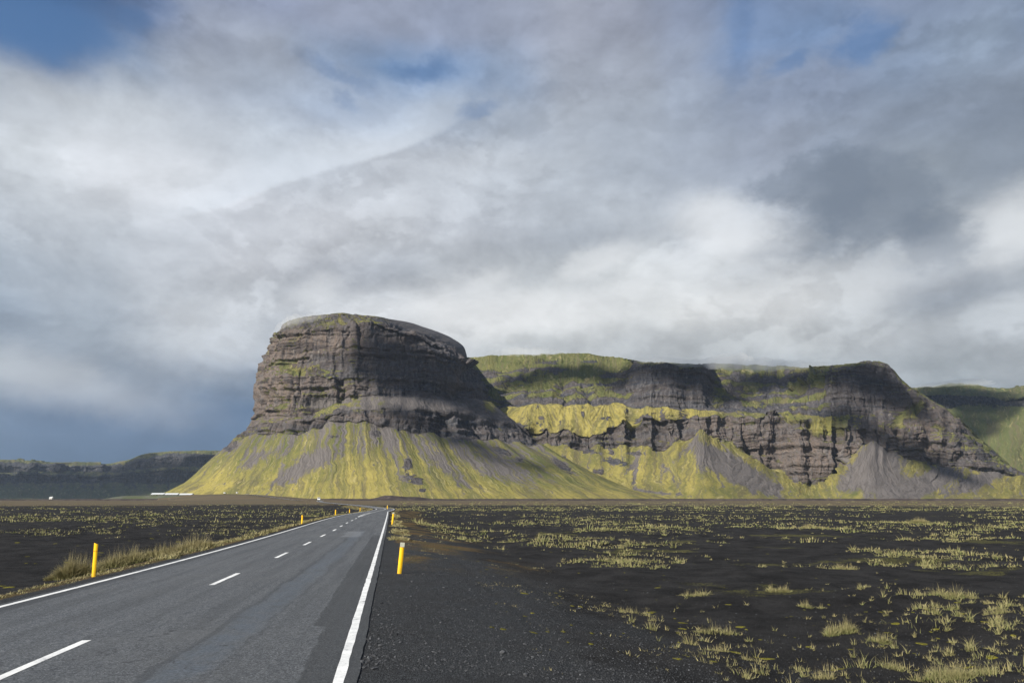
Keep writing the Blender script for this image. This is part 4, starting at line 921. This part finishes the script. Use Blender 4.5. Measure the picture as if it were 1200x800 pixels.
def skycol(az, el):
    d = np.array([math.sin(az)*math.cos(el), math.cos(az)*math.cos(el), math.sin(el)])
    f = max(.25, d[1]*CP+d[2]*SP); x = 600+FPX*d[0]/f; y = 400-FPX*(d[2]*CP-d[1]*SP)/f
    x = min(max(x, 0), 1200); y = min(max(y, 0), 600)
    c = [np.interp(x, xs_, tab[k, :, 0]) for k in range(1)]
    R = np.array([[np.interp(x, xs_, tab[k, :, ch]) for ch in range(3)] for k in range(len(ry))])
    return np.array([np.interp(y, ry, R[:, ch]) for ch in range(3)])
G = t.node('ShaderNodeTexCoord').outputs['Generated']; d = t.vm('NORMALIZE', G)
dq = t.vm('MULTIPLY', d, (1.0, 1.0, 1.55))
sx = t.node('ShaderNodeSeparateXYZ'); t.put(sx.inputs[0], d)
# cloud-layer coordinates: the direction met with a plane overhead, for streaks that foreshorten to the horizon
zc = t.m('ADD', t.m('MAXIMUM', sx.outputs[2], 0), .22)
cmb = t.node('ShaderNodeCombineXYZ'); t.put(cmb.inputs[0], t.m('DIVIDE', sx.outputs[0], zc)); t.put(cmb.inputs[1], t.m('DIVIDE', sx.outputs[1], zc))
L1 = cmb.outputs[0]
wa = t.noise(dq, 5, 9, .6, .2); wb = t.noise(t.vm('ADD', dq, (3.1, 1.7, 5.2)), 5, 9, .6, .2)
az = t.m('ADD', t.m('ARCTAN2', sx.outputs[0], sx.outputs[1]), t.m('MULTIPLY', t.m('SUBTRACT', wa, .5), .11))
el = t.m('ADD', t.m('ARCSINE', sx.outputs[2]), t.m('MULTIPLY', t.m('SUBTRACT', wb, .5), .075))
azs = np.radians(np.linspace(-44, 44, 17)); els = np.radians([0, 3, 6, 9, 12, 15, 18.5, 22.5, 27, 31, 34.5, 38, 44])
tt = t.m('DIVIDE', t.m('ADD', az, math.radians(46)), math.radians(92), clamp=True)
prev = None
for k, e in enumerate(els):
    r = t.node('ShaderNodeValToRGB'); cr = r.color_ramp; cr.interpolation = 'EASE'
    for j, a in enumerate(azs):
        p_ = (a+math.radians(46))/math.radians(92)
        if j == 0: q = cr.elements[0]; q.position = p_
        elif j == 1: q = cr.elements[1]; q.position = p_
        else: q = cr.elements.new(p_)
        c = skycol(a, e); sat = (c[2]-c[0])/c[2]
        alpha = 1-.75*float(sstep(.36, .62, sat)) if e > math.radians(18) else 1.0
        q.color = (*s2l(c), alpha)
    t.put(r.inputs[0], tt)
    if prev is None: prev = (r.outputs[0], r.outputs[1])
    else:
        f = t.rng(el, float(els[k-1]), float(e))
        prev = (t.mix(f, prev[0], r.outputs[0]), t.m('ADD', t.m('MULTIPLY', prev[1], t.m('SUBTRACT', 1, f)), t.m('MULTIPLY', r.outputs[1], f)))
sd = Vector((math.sin(SUN_AZ)*.02, 0, .035)); d2 = t.vm('ADD', dq, tuple(sd))
emb = t.m('SUBTRACT', t.noise(dq, 5, 10, .62, .2), t.noise(d2, 5, 10, .62, .2))
n1 = t.noise(L1, 1.3, 9, .56, .5); n2 = t.noise(dq, 8, 9, .6, .3)
n1 = t.noise(dq, 2.6, 9, .6, .2)
br = t.m('ADD', t.rng(n1, .25, .75, -.16, .16, smooth=False), t.rng(n2, .3, .7, -.06, .06, smooth=False))
def billow(v):
    n = t.node('ShaderNodeTexVoronoi', feature='F1'); n.inputs['Scale'].default_value = 5.5; n.inputs['Detail'].default_value = 2.5; n.inputs['Roughness'].default_value = .5
    t.put(n.inputs['Vector'], v); return n.outputs[0]
wv = t.vm('MULTIPLY', t.vm('SUBTRACT', t.noise(dq, 4, 6, .6, 0, out=1), (.5, .5, .5)), (.35, .35, .35))
bl = t.m('SUBTRACT', billow(t.vm('ADD', d2, wv)), billow(t.vm('ADD', dq, wv)))
br = t.m('ADD', br, t.m('MULTIPLY', t.rng(bl, -.16, .16, -.08, .10), t.rng(t.noise(dq, 2.0, 3, .5), .40, .62)))
br = t.m('ADD', br, t.rng(emb, -.2, .2, -.20, .20, smooth=False))
cloud = t.mix(1.0, prev[0], t.m('ADD', 1.0, br), 'MULTIPLY')
raw_az = t.m('ARCTAN2', sx.outputs[0], sx.outputs[1]); raw_el = t.m('ARCSINE', sx.outputs[2])
e1 = t.m('SUBTRACT', t.noise(dq, 6, 10, .65, .1), .5); e2 = t.m('SUBTRACT', t.noise(t.vm('ADD', dq, (7.7, 2.2, 4.1)), 6, 10, .65, .1), .5)
def dir_of(px, py):
    x = (px-600)/FPX; y = (400-py)/FPX; v = np.array([x, CP-y*SP, SP+y*CP]); v /= np.linalg.norm(v)
    return math.atan2(v[0], v[1]), math.asin(v[2])
def patch(px, py, rx, ry, rot, soft, amt, n=.75):
    a0, e0 = dir_of(px, py); c, s = math.cos(math.radians(rot)), math.sin(math.radians(rot)); k = 1/FPX*.93
    da = t.m('SUBTRACT', t.m('ADD', raw_az, t.m('MULTIPLY', e1, .16*n)), a0); de = t.m('SUBTRACT', t.m('ADD', raw_el, t.m('MULTIPLY', e2, .10*n)), e0)
    u = t.m('DIVIDE', t.m('ADD', t.m('MULTIPLY', da, c), t.m('MULTIPLY', de, s)), rx*k); w = t.m('DIVIDE', t.m('SUBTRACT', t.m('MULTIPLY', de, c), t.m('MULTIPLY', da, s)), ry*k)
    q = t.m('SQRT', t.m('ADD', t.m('MULTIPLY', u, u), t.m('MULTIPLY', w, w)))
    return t.rng(q, 1-soft, 1+soft, amt, 0)
DARK = [(948, 226, 56, 38, 0, .3, .6, 1.6), (1010, 238, 74, 42, -6, .3, .6, 1.6), (1090, 268, 46, 26, -10, .4, .5, 1.6), (912, 288, 44, 18, 10, .5, .4, 1.5), (1180, 175, 60, 50, 30, .6, .3), (1150, 325, 80, 22, 10, .6, .35), (620, 300, 130, 26, 12, .7, .22), (430, 325, 110, 22, 12, .7, .2)]
LITE = [(560, 325, 40, 14, 10, .7, .42), (690, 306, 50, 16, 15, .6, .42), (850, 270, 60, 32, -20, .7, .55), (600, 362, 190, 24, 4, .7, .40), (1010, 330, 120, 30, 5, .8, .3), (1195, 262, 40, 34, 0, .6, .5), (50, 445, 130, 26, -8, .8, .30), (250, 405, 70, 32, 0, .7, .3), (120, 180, 150, 50, 10, .8, .25), (375, 345, 30, 16, 20, .7, .35)]
for p_ in DARK: cloud = t.mix(patch(*p_), cloud, tuple(s2l((116, 128, 144))))
for p_ in LITE: cloud = t.mix(patch(*p_), cloud, tuple(s2l((244, 246, 248))))
# the long diagonal cloud edge lit from above left
a1, b1_ = dir_of(240, 247); a2, b2_ = dir_of(545, 140)
dd_ = t.m('SUBTRACT', t.m('ADD', raw_el, t.m('MULTIPLY', e2, .05)), t.m('ADD', b1_, t.m('MULTIPLY', t.m('SUBTRACT', raw_az, a1), (b2_-b1_)/(a2-a1))))
win = t.m('MULTIPLY', t.rng(raw_az, a1-.10, a1+.06), t.rng(raw_az, a2-.12, a2+.05, 1, 0))
lit = t.m('MULTIPLY', t.m('MULTIPLY', t.rng(dd_, -.002, .008), t.rng(dd_, .008, .075, 1, 0)), win)
cloud = t.mix(t.m('MULTIPLY', lit, .60), cloud, tuple(s2l((222, 230, 240))))
under = t.m('MULTIPLY', t.m('MULTIPLY', t.rng(dd_, -.10, -.01), t.rng(dd_, -.004, .004, 1, 0)), win)
cloud = t.mix(t.m('MULTIPLY', under, .25), cloud, tuple(s2l((178, 184, 194))))
cov = prev[1]
for p_ in [(50, 30, 95, 34, 5, .5, .85), (165, 12, 30, 14, 0, .6, .5), (488, 84, 34, 12, 8, .7, .6), (405, 98, 42, 8, -12, .8, .35), (415, 125, 16, 7, -10, .8, .3), (560, 125, 26, 10, 12, .7, .4), (1017, 42, 30, 20, 20, .6, .65), (858, 40, 16, 55, -8, .8, .3), (925, 78, 32, 8, 12, .6, .45)]:
    cov = t.m('MULTIPLY', cov, t.m('SUBTRACT', 1, patch(*p_, n=1.1)))
cloud = t.vm('SCALE', cloud, None); cloud.node.inputs['Scale'].default_value = 1/STR/2**EXPO
ns = t.node('ShaderNodeTexSky', sky_type='NISHITA', sun_disc=False, sun_elevation=SUN_EL, sun_rotation=SUN_AZ % (2*math.pi), altitude=100)
sky = t.mix(cov, t.mix(1.0, ns.outputs[0], (.44, .60, .74), 'MULTIPLY'), cloud)
bg = t.node('ShaderNodeBackground'); bg.inputs[1].default_value = STR; t.put(bg.inputs[0], sky)
wo = t.node('ShaderNodeOutputWorld'); t.l.new(bg.outputs[0], wo.inputs[0])

W.cycles.sampling_method = 'MANUAL'; W.cycles.sample_map_resolution = 512
# =================================================================== SUN AND CAMERA
sl = bpy.data.lights.new('sun', 'SUN'); sl.energy = 5; sl.angle = math.radians(.53); sl.color = (1, .93, .80)
so = bpy.data.objects.new('sun', sl); COL.objects.link(so)
from mathutils import Vector
dirv = Vector((math.sin(SUN_AZ)*math.cos(SUN_EL), math.cos(SUN_AZ)*math.cos(SUN_EL), math.sin(SUN_EL)))
so.rotation_euler = (-dirv).to_track_quat('-Z', 'Y').to_euler()
cd = bpy.data.cameras.new('camera'); cam = bpy.data.objects.new('camera', cd); COL.objects.link(cam)
cam.location = (0, 0, H); cam.rotation_euler = (math.pi/2+PITCH, 0, 0); cd.sensor_width = 36; cd.lens = 24; cd.clip_start = .1; cd.clip_end = 60000
sc.camera = cam
sc.view_settings.view_transform = 'Standard'; sc.view_settings.look = 'None'; sc.view_settings.exposure = EXPO; sc.view_settings.gamma = 1
sc.cycles.volume_bounces = 1; sc.cycles.max_bounces = 4
